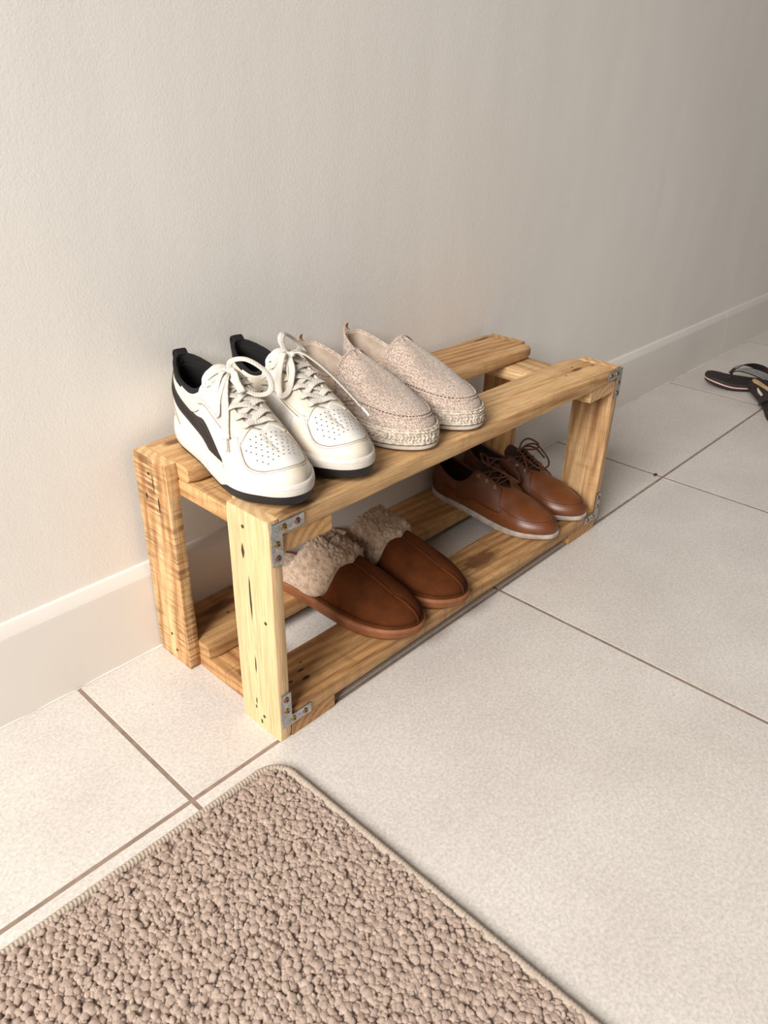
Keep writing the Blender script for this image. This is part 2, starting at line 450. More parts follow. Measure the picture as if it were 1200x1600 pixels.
def build_rack():
    R = empty('shoe_rack', (0,0,0), 0, 'low two-tier shoe rack of rough pale pallet wood against the wall', 'shoe rack')
    nail_m = mat_metal('nail_steel', srgb(96,78,66), srgb(128,108,92), .5)
    nail = disc_mesh('nail', .0023)
    # posts: local X = up. rot: local X->world Z, local Y->world Y, local Z-> world -X (outer face at left)
    def rotm(kind):
        if kind == 'post': m = Matrix(((0,0,-1),(0,1,0),(1,0,0)))
        if kind == 'cross': m = Matrix(((0,-1,0),(1,0,0),(0,0,1)))      # local X -> world Y
        if kind == 'plank': m = Matrix.Identity(3)
        return m.to_euler()
    def put(name, me, mat, x, y, z, kind):
        return obj(name, me, mat, R, (x, y, z), rotm(kind))
    def post(x, y, mat, seed, H=RH, T=PT, W=PW):
        return put('post', board_mesh('post', H, W, T, .0012, seed=seed), mat, x, y, H/2, 'post')
    # local coords in a post: X up from centre, Y toward wall, Z outward (-x world)
    fp = mat_wood('pine_front_post', srgb(230,198,154), srgb(218,182,134), srgb(186,140,92), 1, None, 0,
        splits=[(.104,.012,.008,.012,.0022,.01),(.044,.004,.008,.036,.0021,.01),(-.055,.004,.008,.017,.0018,.01),(-.128,.010,.008,.004,.0018,.01),(-.117,.008,.008,.006,.0016,.01),(-.147,.0,.008,.005,.0028,.01)],
        knots=[(.104,.012,.008,.006,.004,.008)], ring=9, stain=.06, contrast=0)
    bp = mat_wood('pine_rough_back_post', srgb(228,192,144), srgb(208,166,114), srgb(160,110,64), 2, (.62, 24), .85,
        splits=[(.122,-.004,.008,.014,.0016,.01),(.100,.016,.008,.006,.0035,.01),(.096,-.012,.008,.013,.0024,.01)], ring=16, stain=.35)
    rp = mat_wood('pine_right_post', srgb(222,186,140), srgb(198,156,108), srgb(140,96,58), 3, (.05, 9), .35,
        splits=[(.045,.008,-.008,.022,.0018,.01),(-.01,.006,-.008,.02,.0018,.01)], ring=15, stain=.55)
    wd2 = mat_wood('pine_brown_post', srgb(208,166,112), srgb(180,132,82), srgb(128,84,46), 4, (.05, 12), .45, ring=16, stain=.5)
    p1 = post(PT/2, PW/2, fp, 1); p2 = post(PT/2, RD-PW/2, bp, 2)
    post(RL-PT/2, PW/2, rp, 3); post(RL-PT/2, RD-PW/2, wd2, 4)
    for P, lst in ((p1, [(.138,.008),(-.135,-.006),(.02,-.022)]), (p2, [(.136,.004),(-.115,.002),(-.14,-.006)])):
        for (x, y) in lst: obj('nail', nail, nail_m, P, (x, y, PT/2+.0002))
    # cross boards
    cb = [mat_wood('pine_cross_%d' % i, *c) for i, c in enumerate([
        (srgb(214,172,120), srgb(188,142,92), srgb(132,86,48), 5, (.04, 26), .5, [(-.05,.0,.011,.03,.012,.004)], [], 18, .5),
        (srgb(226,192,146), srgb(204,164,116), srgb(158,112,68), 6, (.02, 20), .3, [], [], 14, .25),
        (srgb(206,160,108), srgb(176,128,80), srgb(118,74,40), 7, (.04, 22), .4, [(-.02,.015,.011,.02,.018,.004),(-.045,-.01,.011,.016,.008,.004)], [], 20, .5),
        (srgb(206,164,114), srgb(178,132,84), srgb(124,82,46), 8, (.04, 18), .4, [], [], 16, .5)])]
    zt = RH-TH-TH/2
    put('cross_board', board_mesh('cross_board', RD-.002, CW, TH, seed=5), cb[0], PT+CW/2, RD/2, zt, 'cross')
    put('cross_board', board_mesh('cross_board', RD-.002, CW, TH, seed=6), cb[1], RL-PT-CW/2, RD/2, zt, 'cross')
    put('cross_board', board_mesh('cross_board', RD-.002, CW, TH, seed=7), cb[2], PT+CW/2, RD/2, TH/2, 'cross')
    put('cross_board', board_mesh('cross_board', RD-.002, CW, TH, seed=8), cb[3], RL-PT-CW/2, RD/2, TH/2, 'cross')
    # planks
    pl = [mat_wood('pine_plank_%d' % i, *c) for i, c in enumerate([
        (srgb(222,184,134), srgb(200,156,104), srgb(150,102,58), 11, (.03, 7), .22, [(-.34,-.036,.011,.035,.011,.012),(.31,.0,.011,.018,.006,.004),(.02,.012,.011,.02,.006,.004)], [(.315,.012,.011,.006,.002,.004),(.27,-.004,.011,.004,.0015,.004),(.352,-.006,.011,.005,.003,.004),(.03,-.018,.011,.004,.0015,.004)], 22, .35),
        (srgb(214,176,126), srgb(192,148,98), srgb(146,100,58), 12, (.03, 6), .2, [(-.335,.03,.011,.022,.008,.004)], [(.0,.01,.011,.16,.0012,.004),(.33,.038,.011,.03,.003,.004),(-.30,.02,.011,.01,.003,.004)], 20, .35),
        (srgb(204,164,114), srgb(178,134,86), srgb(126,84,48), 13, (.06, 8), .4, [(.08,.0,.011,.05,.02,.003)], [(-.31,.004,.011,.006,.0022,.004),(-.30,.016,.011,.003,.0015,.004),(-.335,-.004,.011,.004,.0022,.004),(-.315,-.012,.011,.007,.003,.004)], 18, .55),
        (srgb(196,156,106), srgb(172,130,84), srgb(124,84,48), 14, (.04, 8), .4, [(-.30,.02,.011,.05,.012,.004)], [(-.35,.02,.011,.006,.003,.004),(-.30,.0,.011,.004,.002,.004),(-.285,-.004,.011,.006,.002,.004)], 16, .5)])]
    PLn = RL-2*PT-.0006
    put('plank', board_mesh('plank', PLn, .0885, TH, .0016, seed=11, chip=[(PLn/2, .03, .011, .03, .003), (PLn/2, -.02, .011, .015, .0015)]), pl[0], RL/2, .0885/2-.001, RH-TH/2, 'plank')
    put('plank', board_mesh('plank', PLn, .104, TH, .0025, rnd=.0085, seed=12), pl[1], RL/2, RD+.001-.052, RH-TH/2+.0012, 'plank')
    put('plank', board_mesh('plank', PLn, .0885, TH, .0016, seed=13), pl[2], RL/2, .0885/2-.001, TH*1.5, 'plank')
    put('plank', board_mesh('plank', PLn, .104, TH, .0025, rnd=.006, seed=14), pl[3], RL/2, RD+.001-.052, TH*1.5+.0003, 'plank')
    # corner brackets on the front face
    zinc = mat_metal('zinc_plate', srgb(150,150,150), srgb(196,196,196), .36, 120)
    brass = mat_metal('brass_screw', srgb(160,130,80), srgb(206,176,116), .3, 300)
    copper = mat_metal('copper_screw', srgb(150,104,84), srgb(196,150,128), .3, 300)
    darkm = mat_simple('screw_recess_dark', srgb(34,24,18), srgb(44,32,24), 90, .7)
    # bracket in local XZ plane: corner at (0,0), arms along +X and -Z
    A, Wd, t = .047, .0155, .0022
    out = [(0,0), (A,0), (A,-Wd), (Wd,-Wd), (Wd,-A-.006), (0,-A-.006)]
    bm = bmesh.new()
    vs = [bm.verts.new((x, 0, z)) for x, z in out]; fc = bm.faces.new(vs)
    r = bmesh.ops.extrude_face_region(bm, geom=[fc]); nv = [e for e in r['geom'] if isinstance(e, bmesh.types.BMVert)]
    bmesh.ops.translate(bm, vec=(0, -t, 0), verts=nv); bmesh.ops.recalc_face_normals(bm, faces=bm.faces)
    bmesh.ops.bevel(bm, geom=list(bm.edges), offset=.0005, segments=1, affect='EDGES')
    bme = bpy.data.meshes.new('corner_bracket'); bm.to_mesh(bme); bm.free()
    # screw: domed countersunk head
    g = Geo(); seg = 14; prof = [(.0042, 0), (.0042, .0006), (.0034, .0013), (.0018, .0016), (.0, .0016)]
    V = [(p*math.cos(2*PI*k/seg), -h, p*math.sin(2*PI*k/seg)) for p, h in prof for k in range(seg)]
    Fc = [(a*seg+k, a*seg+(k+1) % seg, (a+1)*seg+(k+1) % seg, (a+1)*seg+k) for a in range(len(prof)-1) for k in range(seg)]
    sme = Geo().add(V, Fc).mesh('screw', True, 40, 1e-5)
    sme2 = sme.copy()
    g = Geo()
    for a in (0, 1):
        v, f = box(0, -.0016, 0, .0046 if a else .0012, .0004, .0012 if a else .0046); g.add(v, f)
    cross = g.mesh('screw_recess', False)
    holes = [(.018, -.0078), (.037, -.0078), (.0078, -.026), (.0078, -.044)]
    for (x, z, sx, sz) in ((.0012, RH-.0015, 1, 1), (RL-.0012, RH-.0015, -1, 1), (.0012, .024, 1, -1), (RL-.0012, .024, -1, -1)):
        b = obj('corner_bracket', bme, zinc, R, (x, -.0012, z)); b.scale = (sx, 1, sz)
        b['label'] = 'galvanised L-shaped corner bracket'
        for q, (hx, hz) in enumerate(holes):
            s = obj('screw', sme if q in (0, 2) else sme2, brass if q in (0, 2) else copper, b, (hx, -t, hz))
            s.rotation_euler = (0, .4+q*.7, 0)
            # the recess is cut into the head: one dark cross per head, joined to the head's mesh
    for me in (sme, sme2):
        bm = bmesh.new(); bm.from_mesh(me); nf = len(bm.faces); bm.from_mesh(cross)
        bm.faces.ensure_lookup_table()
        for k in range(nf, len(bm.faces)): bm.faces[k].material_index = 1
        bm.to_mesh(me); bm.free(); me.materials.append(darkm)
    return R
build_rack()

# ------------------------------------------------------------------ loop pile mat
def build_mat():
    X0, X1, Y0, Y1, RC = -.52, -.0215, -.72, -.0185, .034
    H = .008
    o = empty('door_mat', ((X0+X1)/2, (Y0+Y1)/2, 0), 0, 'beige nubbly loop-pile mat with stitched edge on the floor before the rack', 'mat')
    cx, cy = (X0+X1)/2, (Y0+Y1)/2
    hx, hy = (X1-X0)/2, (Y1-Y0)/2
    def outline(inset, n=10, step=None):
        P = []
        r = RC-inset
        for (sx, sy, a0) in ((1,1,0), (-1,1,PI/2), (-1,-1,PI), (1,-1,1.5*PI)):
            for k in range(n+1):
                a = a0+PI/2*k/n
                P.append(Vector((sx*(hx-RC)+r*math.cos(a), sy*(hy-RC)+r*math.sin(a), 0)))
        return P
    # backing
    P = outline(.004); m = len(P)
    V = [(p.x, p.y, z) for z in (.0006, H*.62) for p in P]
    Fc = [tuple(range(m, 2*m)), tuple(reversed(range(m)))]+[(k, (k+1) % m, m+(k+1) % m, m+k) for k in range(m)]
    obj('backing', mesh('backing', V, Fc, False), mat_simple('mat_backing', srgb(130,108,95), srgb(150,128,113), 200, .95), o)
    # whipped thread binding: resample outline at 0.7 mm
    P = outline(.0035, 24)
    D = []; tot = 0
    pts = []
    for a, b in zip(P, P[1:]+P[:1]):
        n = max(1, int((b-a).length/.0008))
        for k in range(n): pts.append(a+(b-a)*k/n)
    V = []; Fc = []; seg = 12; n = len(pts); per = .0042
    s = 0
    for i, p in enumerate(pts):
        t = (pts[(i+1) % n]-pts[i-1]).normalized(); nrm = Vector((t.y, -t.x, 0))
        s += (pts[i]-pts[i-1]).length if i else 0
        wob = 1+.06*mnoise.noise((p.x*60, p.y*60, 1))
        for k in range(seg):
            a = 2*PI*k/seg
            ph = (s/per + .55*math.sin(a)) * 2*PI
            rr = wob*(1+.26*abs(math.sin(ph/2))-.14)
            V.append((p.x+nrm.x*math.cos(a)*.0048*rr, p.y+nrm.y*math.cos(a)*.0048*rr, .0052+math.sin(a)*.0046*rr))
    for i in range(n):
        for k in range(seg):
            Fc.append((i*seg+k, ((i+1) % n)*seg+k, ((i+1) % n)*seg+(k+1) % seg, i*seg+(k+1) % seg))
    obj('binding', mesh('binding', V, Fc), mat_simple('binding_thread', srgb(160,143,127), srgb(182,166,150), 400, .85, 1500, .5, .0006), o)
    # nubs
    rng = np.random.default_rng(3)
    mats = []
    pitch = .0083
    ny = int(2*hy/(pitch*.88)); nx = int(2*hx/pitch)
    for j in range(ny):
        for i in range(nx):
            x = -hx+.007+(i+.5*(j % 2))*pitch+rng.normal(0, .0017); y = -hy+.007+j*pitch*.88+rng.normal(0, .0017)
            if abs(x) > hx-.0085 or abs(y) > hy-.0085: continue
            ex, ey = abs(x)-(hx-RC), abs(y)-(hy-RC)
            if ex > 0 and ey > 0 and math.hypot(ex, ey) > RC-.0085: continue
            if x+cx < -.62 or y+cy < -1.05:  pass
            th0 = rng.random()*6.28
            big = rng.uniform(.85, 1.18)
            for q in range(4):
                a = rng.random()*PI; th = th0+q*2.1
                if q == 0: rx, ry, rz, rad = rng.uniform(.0046, .0060)*big, rng.uniform(.0037, .0048)*big, rng.uniform(.0024, .0031), .0006
                else: rx, ry, rz, rad = rng.uniform(.0026, .0036), rng.uniform(.0018, .0026), rng.uniform(.0022, .0030), rng.uniform(.0030, .0058)
                ca, sa = math.cos(a), math.sin(a)
                tl = rng.normal(0, .35)
                Rm = np.array([[ca, -sa, 0], [sa, ca, 0], [0, 0, 1.]]) @ np.array([[math.cos(tl), 0, math.sin(tl)], [0, 1, 0], [-math.sin(tl), 0, math.cos(tl)]])
                Mx = np.eye(4); Mx[:3, :3] = Rm @ np.diag([rx, ry, rz])
                Mx[:3, 3] = (x+rad*math.cos(th), y+rad*math.sin(th), H*.74+(.0 if q else .0005)+rng.normal(0, .0006)+.0012*mnoise.noise((x*60, y*60, 0)))
                mats.append(Mx)
    me = blobs('pile', np.array(mats), 2, .075, 4)
    t = NT('loop_pile_yarn'); v = t.coord()
    c = t.ramp(t.noise(v, 150, 3, .6), [(.3, srgb(146,123,109)), (.7, srgb(184,163,147))])
    fb = t.noise(t.coord(scale=(1, .3, .6), rot=(0, 0, .6)), 900, 3, .7, .8)
    c = t.mix(.4, c, t.ramp(fb, [(.35, t.g(.72)), (.65, t.g(1.16))]), 'MULTIPLY')
    ym = t.done(c, .9, t.bump(fb, .55, .0011), Sheen__Weight=.15)
    tag(obj('pile', me, ym, o), None, None, None, 'stuff')
build_mat()
# ------------------------------------------------------------------ shoe toolkit
class Upper:
    """upper of a shoe between a feather line B and a top line T; lateral half for 0<=U<=N, medial half beyond (or below 0)"""
    def __init__(s, lat, med, side):
        # key: (Bx,By,Bz, Tx,Ty,Tz, out,up, m1x,m1y,m1z); y given as magnitude
        s.N = len(lat)-1; s.side = side         # side: sign of y of the lateral half
        s.K = []
        for keys in (lat, med):
            n = len(keys); L = []
            B = [Vector(k[0:3]) for k in keys]
            for i, k in enumerate(keys):
                a = B[i-1] if i > 0 else Vector((B[1].x, -B[1].y, B[1].z))
                b = B[i+1] if i < n-1 else Vector((B[n-2].x, -B[n-2].y, B[n-2].z))
                t = b-a; nr = Vector((-t.y, t.x, 0)).normalized()
                T = Vector(k[3:6])
                P1 = B[i]+nr*k[6]+Vector((0,0,k[7])); P2 = T+Vector(k[8:11])
                L.append((B[i], P1, P2, T))
            s.K.append(L)
    def curves(s, h, u):
        L = s.K[h]; n = len(L); i = max(0, min(int(u), n-2)); t = u-i
        def g(j, c):
            if j < 0: q = L[-j][c]; return Vector((q.x, -q.y, q.z))
            if j > n-1: q = L[2*(n-1)-j][c]; return Vector((q.x, -q.y, q.z))
            return L[j][c]
        out = []
        for c in range(4):
            a, b, d, e = g(i-1, c), g(i, c), g(i+1, c), g(i+2, c)
            q = .5*((2*b)+(d-a)*t+(2*a-5*b+4*d-e)*t*t+(3*b-a-3*d+e)*t**3)
            if q.y < 0: q.y = 0.0
            out.append(q)
        return out
    def pos(s, U, w):
        N = s.N
        if U < 0: h, u = 1, -U
        elif U > 2*N: h, u = 0, U-2*N
        elif U > N: h, u = 1, 2*N-U
        else: h, u = 0, U
        B, P1, P2, T = s.curves(h, u)
        v = 1-w
        p = B*(v**3)+P1*(3*v*v*w)+P2*(3*v*w*w)+T*(w**3)
        sg = s.side if h == 0 else -s.side
        return Vector((p.x, p.y*sg, p.z))
    def nrm(s, U, w):
        w = max(.01, min(w, .965)); e = .03
        du = s.pos(U+e, w)-s.pos(U-e, w); dw = s.pos(U, w+.01)-s.pos(U, w-.01)
        n = dw.cross(du)*s.side
        return n.normalized() if n.length > 1e-12 else Vector((0,0,1))
    def at(s, U, w, off=0.0): return s.pos(U, w)+s.nrm(U, w)*off
    def shell(s, name, off=0.0, U0=0, U1=None, nu=None, nw=14, w0=0.0, w1=1.0, fn=None):
        if U1 is None: U1 = 2*s.N
        nu = nu or int((U1-U0)*6)
        V = []; Fc = []
        for i in range(nu+1):
            U = U0+(U1-U0)*i/nu
            a = w0(U) if callable(w0) else w0; b = w1(U) if callable(w1) else w1
            for j in range(nw+1):
                w = a+(b-a)*j/nw
                o = off+(fn(U, w) if fn else 0)
                V.append(s.at(U, w, o) if o else s.pos(U, w))
        m = nw+1
        for i in range(nu):
            for j in range(nw):
                q = (i*m+j, (i+1)*m+j, (i+1)*m+j+1, i*m+j+1)
                Fc.append(q if s.side < 0 else tuple(reversed(q)))
        me = mesh(name, V, Fc)
        bm = bmesh.new(); bm.from_mesh(me); bmesh.ops.remove_doubles(bm, verts=bm.verts, dist=2e-5); bm.to_mesh(me); bm.free()
        return me
    def overlay(s, A, B, th=.0009, nu=40, nv=10):
        """raised panel between two polylines A (low) and B (high) in (U,w)"""
        a = catmull([(u, w, 0) for u, w in A], nu+1); b = catmull([(u, w, 0) for u, w in B], nu+1)
        V = []; Fc = []
        idx = [0]+list(range(nu+1))+[nu]; jdx = [0]+list(range(nv+1))+[nv]
        for ii, i in enumerate(idx):
            for jj, j in enumerate(jdx):
                f = j/nv; q = a[i]*(1-f)+b[i]*f
                edge = ii in (0, len(idx)-1) or jj in (0, len(jdx)-1)
                V.append(s.at(q.x, min(max(q.y, 0), 1), -.0006 if edge else th))
        m = len(jdx)
        for i in range(len(idx)-1):
            for j in range(m-1):
                q = (i*m+j, (i+1)*m+j, (i+1)*m+j+1, i*m+j+1)
                Fc.append(q if s.side < 0 else tuple(reversed(q)))
        return V, Fc
    def line(s, pts, n, off=.0006):
        return [s.at(q.x, min(max(q.y, 0), 1), off) for q in catmull([(u, w, 0) for u, w in pts], n)]
    def stitches(s, pts, n, off=.0012, r=.0005, duty=.6):
        """row of separate thread stitches along a (U,w) curve"""
        P = s.line(pts, n*3+1, off); g = Geo()
        for k in range(n):
            a, b, c = P[3*k], P[3*k+1], P[3*k+2]
            g.add(*tube([a+(b-a)*.1, b, b+(c-b)*duty], r, 5))
        return g
    def outline(s, n, h_z=0):
        """closed plan outline (B line), lateral then medial"""
        return [s.pos(2*s.N*k/n, 0) for k in range(n)]

def plan_normals(P):
    n = len(P); out = []
    area = sum(P[i].x*P[(i+1) % n].y-P[(i+1) % n].x*P[i].y for i in range(n))
    for i in range(n):
        t = P[(i+1) % n]-P[i-1]; v = Vector((t.y, -t.x, 0)).normalized()
        out.append(v if area > 0 else -v)
    return out, area > 0
def sole_ring(P, prof, zb, zt, close_top=True, close_bot=True, fn=None):
    """loft a profile [(offset, f)] around outline P; z = zb + f*(zt-zb) with zb, zt functions of x"""
    N, ccw = plan_normals(P); n = len(P); m = len(prof); V = []; Fc = []
    for i, p in enumerate(P):
        for (o, f) in prof:
            oo = o+(fn(i/n, f) if fn else 0)
            q = p+N[i]*oo; V.append((q.x, q.y, zb(p.x)+f*(zt(p.x)-zb(p.x))))
    for i in range(n):
        i2 = (i+1) % n
        for j in range(m-1):
            q = (i*m+j, i2*m+j, i2*m+j+1, i*m+j+1)
            Fc.append(q if ccw else tuple(reversed(q)))
    def cap(j, up):
        c = Vector((0,0,0))
        # quad strip between mirrored outline points keeps the cap following zb/zt
        h = n//2
        for k in range(h):
            a, b = k, k+1; d, e = (n-k) % n, (n-k-1) % n
            f = [a*m+j, (b % n)*m+j, e*m+j, d*m+j]
            f2 = []
            for x in f:
                if x not in f2: f2.append(x)
            if len(f2) > 2: Fc.append(tuple(f2) if (up == ccw) else tuple(reversed(f2)))
    if close_bot: cap(0, False)
    if close_top: cap(m-1, True)
    return V, Fc
def add_solid(o, th, off=-1):
    md = o.modifiers.new('thickness', 'SOLIDIFY'); md.thickness = th; md.offset = off; return o
def lerp_keys(keys, x):
    for (a, b), (c, d) in zip(keys[:-1], keys[1:]):
        if x <= c: t = (x-a)/(c-a); t = max(0, t); t = t*t*(3-2*t); return b+(d-b)*t
    return keys[-1][1]

# ------------------------------------------------------------------ sneakers
M['lea_white'] = mat_leather('white_leather', srgb(212,205,196), srgb(225,219,210), srgb(180,164,146), .35, .42, 16, 900)
M['lea_cream'] = mat_leather('yellowed_cream_leather', srgb(206,193,172), srgb(222,211,194), srgb(178,156,128), .3, .42, 14, 900)
M['lea_grey'] = mat_leather('pale_grey_leather', srgb(196,187,178), srgb(210,202,193), srgb(170,156,142), .25, .45, 14, 900)
M['black_syn'] = mat_leather('black_synthetic', srgb(24,15,15), srgb(34,24,23), srgb(18,12,12), .3, .5, 20, 700)
M['black_txt'] = mat_simple('black_textile', srgb(11,6,7), srgb(20,11,12), 300, .95, 900, .4, .0008)
M['rub_black'] = mat_simple('black_rubber', srgb(17,12,13), srgb(27,21,22), 30, .55, 500, .1)
M['thread'] = mat_simple('brown_thread', srgb(120,98,78), srgb(150,126,104), 300, .85)
M['hole'] = mat_simple('dark_hole', srgb(40,32,28), srgb(56,46,40), 100, .9)
def mat_midsole():
    t = NT('scuffed_white_midsole'); v = t.coord()
    c = t.ramp(t.noise(v, 18, 4), [(.3, srgb(204,195,184)), (.7, srgb(220,212,202))])
    d = t.ramp(t.noise(t.coord(scale=(.25, .25, 1)), 210, 4, .7, .8), [(.56, t.g(0)), (.74, t.g(1))])
    p = t.ramp(t.noise(v, 14, 3), [(.42, t.g(0)), (.66, t.g(1))])
    c = t.mix(t.math('MULTIPLY', t.math('MULTIPLY', d, p), .6), c, srgb(150,134,118))
    return t.done(c, .5, t.bump(t.noise(v, 260, 3), .1, .0006))
M['midsole'] = mat_midsole()
def mat_lace(name, c1, c2):
    t = NT(name); v = t.coord()
    wv = t.n('ShaderNodeTexWave', _wave_type='BANDS', _bands_direction='DIAGONAL', Scale=190, Distortion=3, Detail=1); t.l(v, wv.inputs['Vector'])
    c = t.ramp(t.noise(v, 60, 3), [(.3, c1), (.7, c2)])
    c = t.mix(.18, c, t.ramp(wv.outputs['Fac'], [(.1, t.g(.6)), (.6, t.g(1.1))]), 'MULTIPLY')
    return t.done(c, .85, t.bump(t.math('ADD', wv.outputs['Fac'], t.noise(v, 900, 2)), .35, .0006))
M['lace'] = mat_lace('white_flat_lace', srgb(200,190,176), srgb(216,207,195))

def sneaker(loc, rz, right, label):
    side = -1 if right else 1
    lat = [(.010,0,.030, .006,0,.101, .004,.030, -.005,0,-.024),
           (.020,.024,.030, .017,.017,.099, .005,.028, -.002,.006,-.022),
           (.052,.035,.029, .048,.029,.0945, .005,.024, 0,.007,-.018),
           (.092,.037,.028, .083,.031,.089, .005,.024, 0,.007,-.016),
           (.122,.039,.027, .108,.029,.096, .005,.026, .001,.009,-.018),
           (.148,.043,.027, .126,.0225,.1125, .006,.028, .003,.012,-.014),
           (.174,.047,.027, .152,.0195,.1055, .006,.026, .003,.014,-.010),
           (.200,.050,.027, .180,.0175,.0925, .006,.022, .003,.016,-.007),
           (.225,.050,.027, .204,.0140,.0795, .006,.019, .004,.018,-.004),
           (.250,.045,.027, .216,0,.0735, .006,.018, .008,.018,-.001),
           (.271,.032,.028, .228,0,.0670, .006,.018, .018,.014,-.001),
           (.286,.016,.029, .238,0,.0635, .006,.018, .024,.007,-.001),
           (.290,0,.030, .242,0,.0620, .006,.018, .026,0,-.001)]
    lat = [(k[0], k[1]*0.88)+k[2:4]+(k[4]*0.94,)+k[5:] for k in lat]
    med = []
    sc = [1,1,.98,.9,.84,.84,.88,.92,.94,.98,1,1,1]
    for k, q in zip(lat, sc):
        k = list(k); k[1] *= q; med.append(tuple(k))
    S = Upper(lat, med, side); N = S.N
    kind = 'right' if right else 'left'
    T = empty('sneaker', loc, rz, label, 'sneaker', 'pair of white leather sneakers')
    up = add_solid(obj('upper', S.shell('upper', 0, nw=14), M['lea_white'], T), .0026)
    # ---- sole
    P = S.outline(96)
    zb = lambda x: lerp_keys([(0,.0015),(.03,0),(.20,0),(.29,.0085)], x)
    zo = lambda x: lerp_keys([(0,.0075),(.10,.005),(.19,.006),(.215,.014),(.27,.019),(.30,.021)], x)
    zt = lambda x: lerp_keys([(0,.0345),(.1,.030),(.2,.0295),(.30,.034)], x)
    V, Fc = sole_ring(P, [(-.004,0), (.002,.02), (.0036,.25), (.0043,1.0)], zb, lambda x: zo(x)+.0005)
    obj('outsole', mesh('outsole', V, Fc, True, 40), M['rub_black'], T)
    gro = lambda t_, f: (-.0009 if abs(f-.62) < .02 else 0)
    V, Fc = sole_ring(P, [(.0040,0), (.0056,.05), (.0062,.35), (.0058,.60), (.0048,.62), (.0056,.64), (.0048,.92), (.0036,1.0), (-.004,1.02)], zo, zt)
    mid = obj('midsole', mesh('midsole', V, Fc, True, 50), M['midsole'], T)
    # embossed letters on the midsole side
    strokes = {'P': [[(0,0),(0,1)],[(0,1),(.6,1),(.7,.75),(.6,.5),(0,.5)]], 'U': [[(0,1),(0,.2),(.2,0),(.5,0),(.7,.2),(.7,1)]],
               'M': [[(0,0),(0,1),(.4,.4),(.8,1),(.8,0)]], 'A': [[(0,0),(.38,1),(.76,0)],[(.16,.4),(.6,.4)]]}
    u0 = 4.35; g = Geo()
    for ch in 'PUMA':
        for st_ in strokes[ch]:
            pts = []
            for (lx, lz) in st_:
                U = u0+lx*.36*(1 if side < 0 else 1)
                B = S.pos(U, 0); nn = S.nrm(U, .02); nn.z = 0; nn.normalize(); c = B+nn*.0061
                pts.append(Vector((c.x, c.y, zo(B.x)+.0035+.0095*lz)))
            g.add(*tube(pts, .0008, 5))
        u0 += .42
    if right: obj('embossed_letters', g.mesh('embossed_letters'), M['midsole'], mid)
    # ---- panels
    def panel(name, A, B, mat, th=.0010, nu=44, nv=8):
        return obj(name, mesh(name, *S.overlay(A, B, th, nu, nv), True, 50), mat, T)
    N2 = 2*N
    lowA = [(7.0,.02),(7.7,.02),(8.3,.02),(9,.02),(10,.02),(11,.02),(12,.02),(13,.02),(14,.02),(15,.02),(15.7,.02),(16.3,.02),(17.0,.02)]
    hiB = [(6.9,.20),(7.95,.72),(8.35,.52),(8.9,.32),(9.7,.30),(10.8,.40),(12,.46),(13.2,.40),(14.3,.30),(15.1,.32),(15.65,.52),(16.05,.72),(17.1,.20)]
    mud = panel('toe_cap', lowA, hiB, M['lea_cream'], .0011, 90, 10)
    g = S.stitches([(u, w-.03) for u, w in hiB[1:-1]], 88, .0014, .00035); obj('stitching', g.mesh('stitching'), M['thread'], mud)
    g = Geo().add(*tube(S.line([(u, w+.012) for u, w in hiB[1:-1]], 90, .0003), .0006, 5)); obj('panel_edge', g.mesh('panel_edge'), M['thread'], mud)
    # foxing panel running back from the toe cap
    for sg, side_name in ((1, 'lateral'), (-1, 'medial')):
        m = (lambda u: u) if sg == 1 else (lambda u: N2-u)
        def pn(name, A, B, mat, th=.001, nu=30, nv=8):
            return panel(name, [(m(u), w) for u, w in A], [(m(u), w) for u, w in B], mat, th, nu, nv) if sg == 1 else \
                   panel(name, [(m(u), w) for u, w in reversed(A)], [(m(u), w) for u, w in reversed(B)], mat, th, nu, nv)
        ey = pn('eyestay', [(4.15,.74),(4.7,.66),(5.6,.60),(6.6,.58),(7.6,.60),(8.3,.64)], [(4.35,.955),(4.8,.985),(5.6,.99),(6.6,.99),(7.6,.99),(8.35,.985)], M['lea_cream'], .0013, 40, 8)
        g = S.stitches([(m(u), w) for u, w in [(4.7,.70),(5.6,.64),(6.6,.62),(7.6,.64),(8.2,.68)]], 34, .0016, .0003)
        obj('stitching', g.mesh('stitching'), M['thread'], ey)
        def edge(pts, par):
            obj('panel_edge', Geo().add(*tube(S.line([(m(u), w) for u, w in pts], 40, .0004), .00055, 5)).mesh('panel_edge'), M['thread'], par)
        edge([(4.12,.74),(4.7,.645),(5.6,.585),(6.6,.565),(7.6,.585),(8.3,.62)], ey)
        edge([(.9,.59),(1.8,.55),(2.8,.57),(3.6,.59),(4.3,.61)], ey)
        edge([(4.2,.80),(4.7,.745),(5.3,.77),(5.32,.98)], ey)
        edge([(1.95,.02),(1.58,.31),(.92,.51),(.4,.61)], ey)
        edge([(6.85,.03),(7.0,.2),(7.9,.71)], ey)
        pn('collar_panel', [(.9,.60),(1.8,.56),(2.8,.58),(3.6,.60),(4.3,.62)], [(1.0,.93),(1.8,.93),(2.8,.93),(3.6,.93),(4.35,.90)], M['lea_cream'], .0008)
        pn('top_eyelet_tab', [(4.25,.80),(4.7,.76),(5.25,.78)], [(4.35,.985),(4.75,.992),(5.2,.992)], M['lea_white'], .0022, 16, 6)
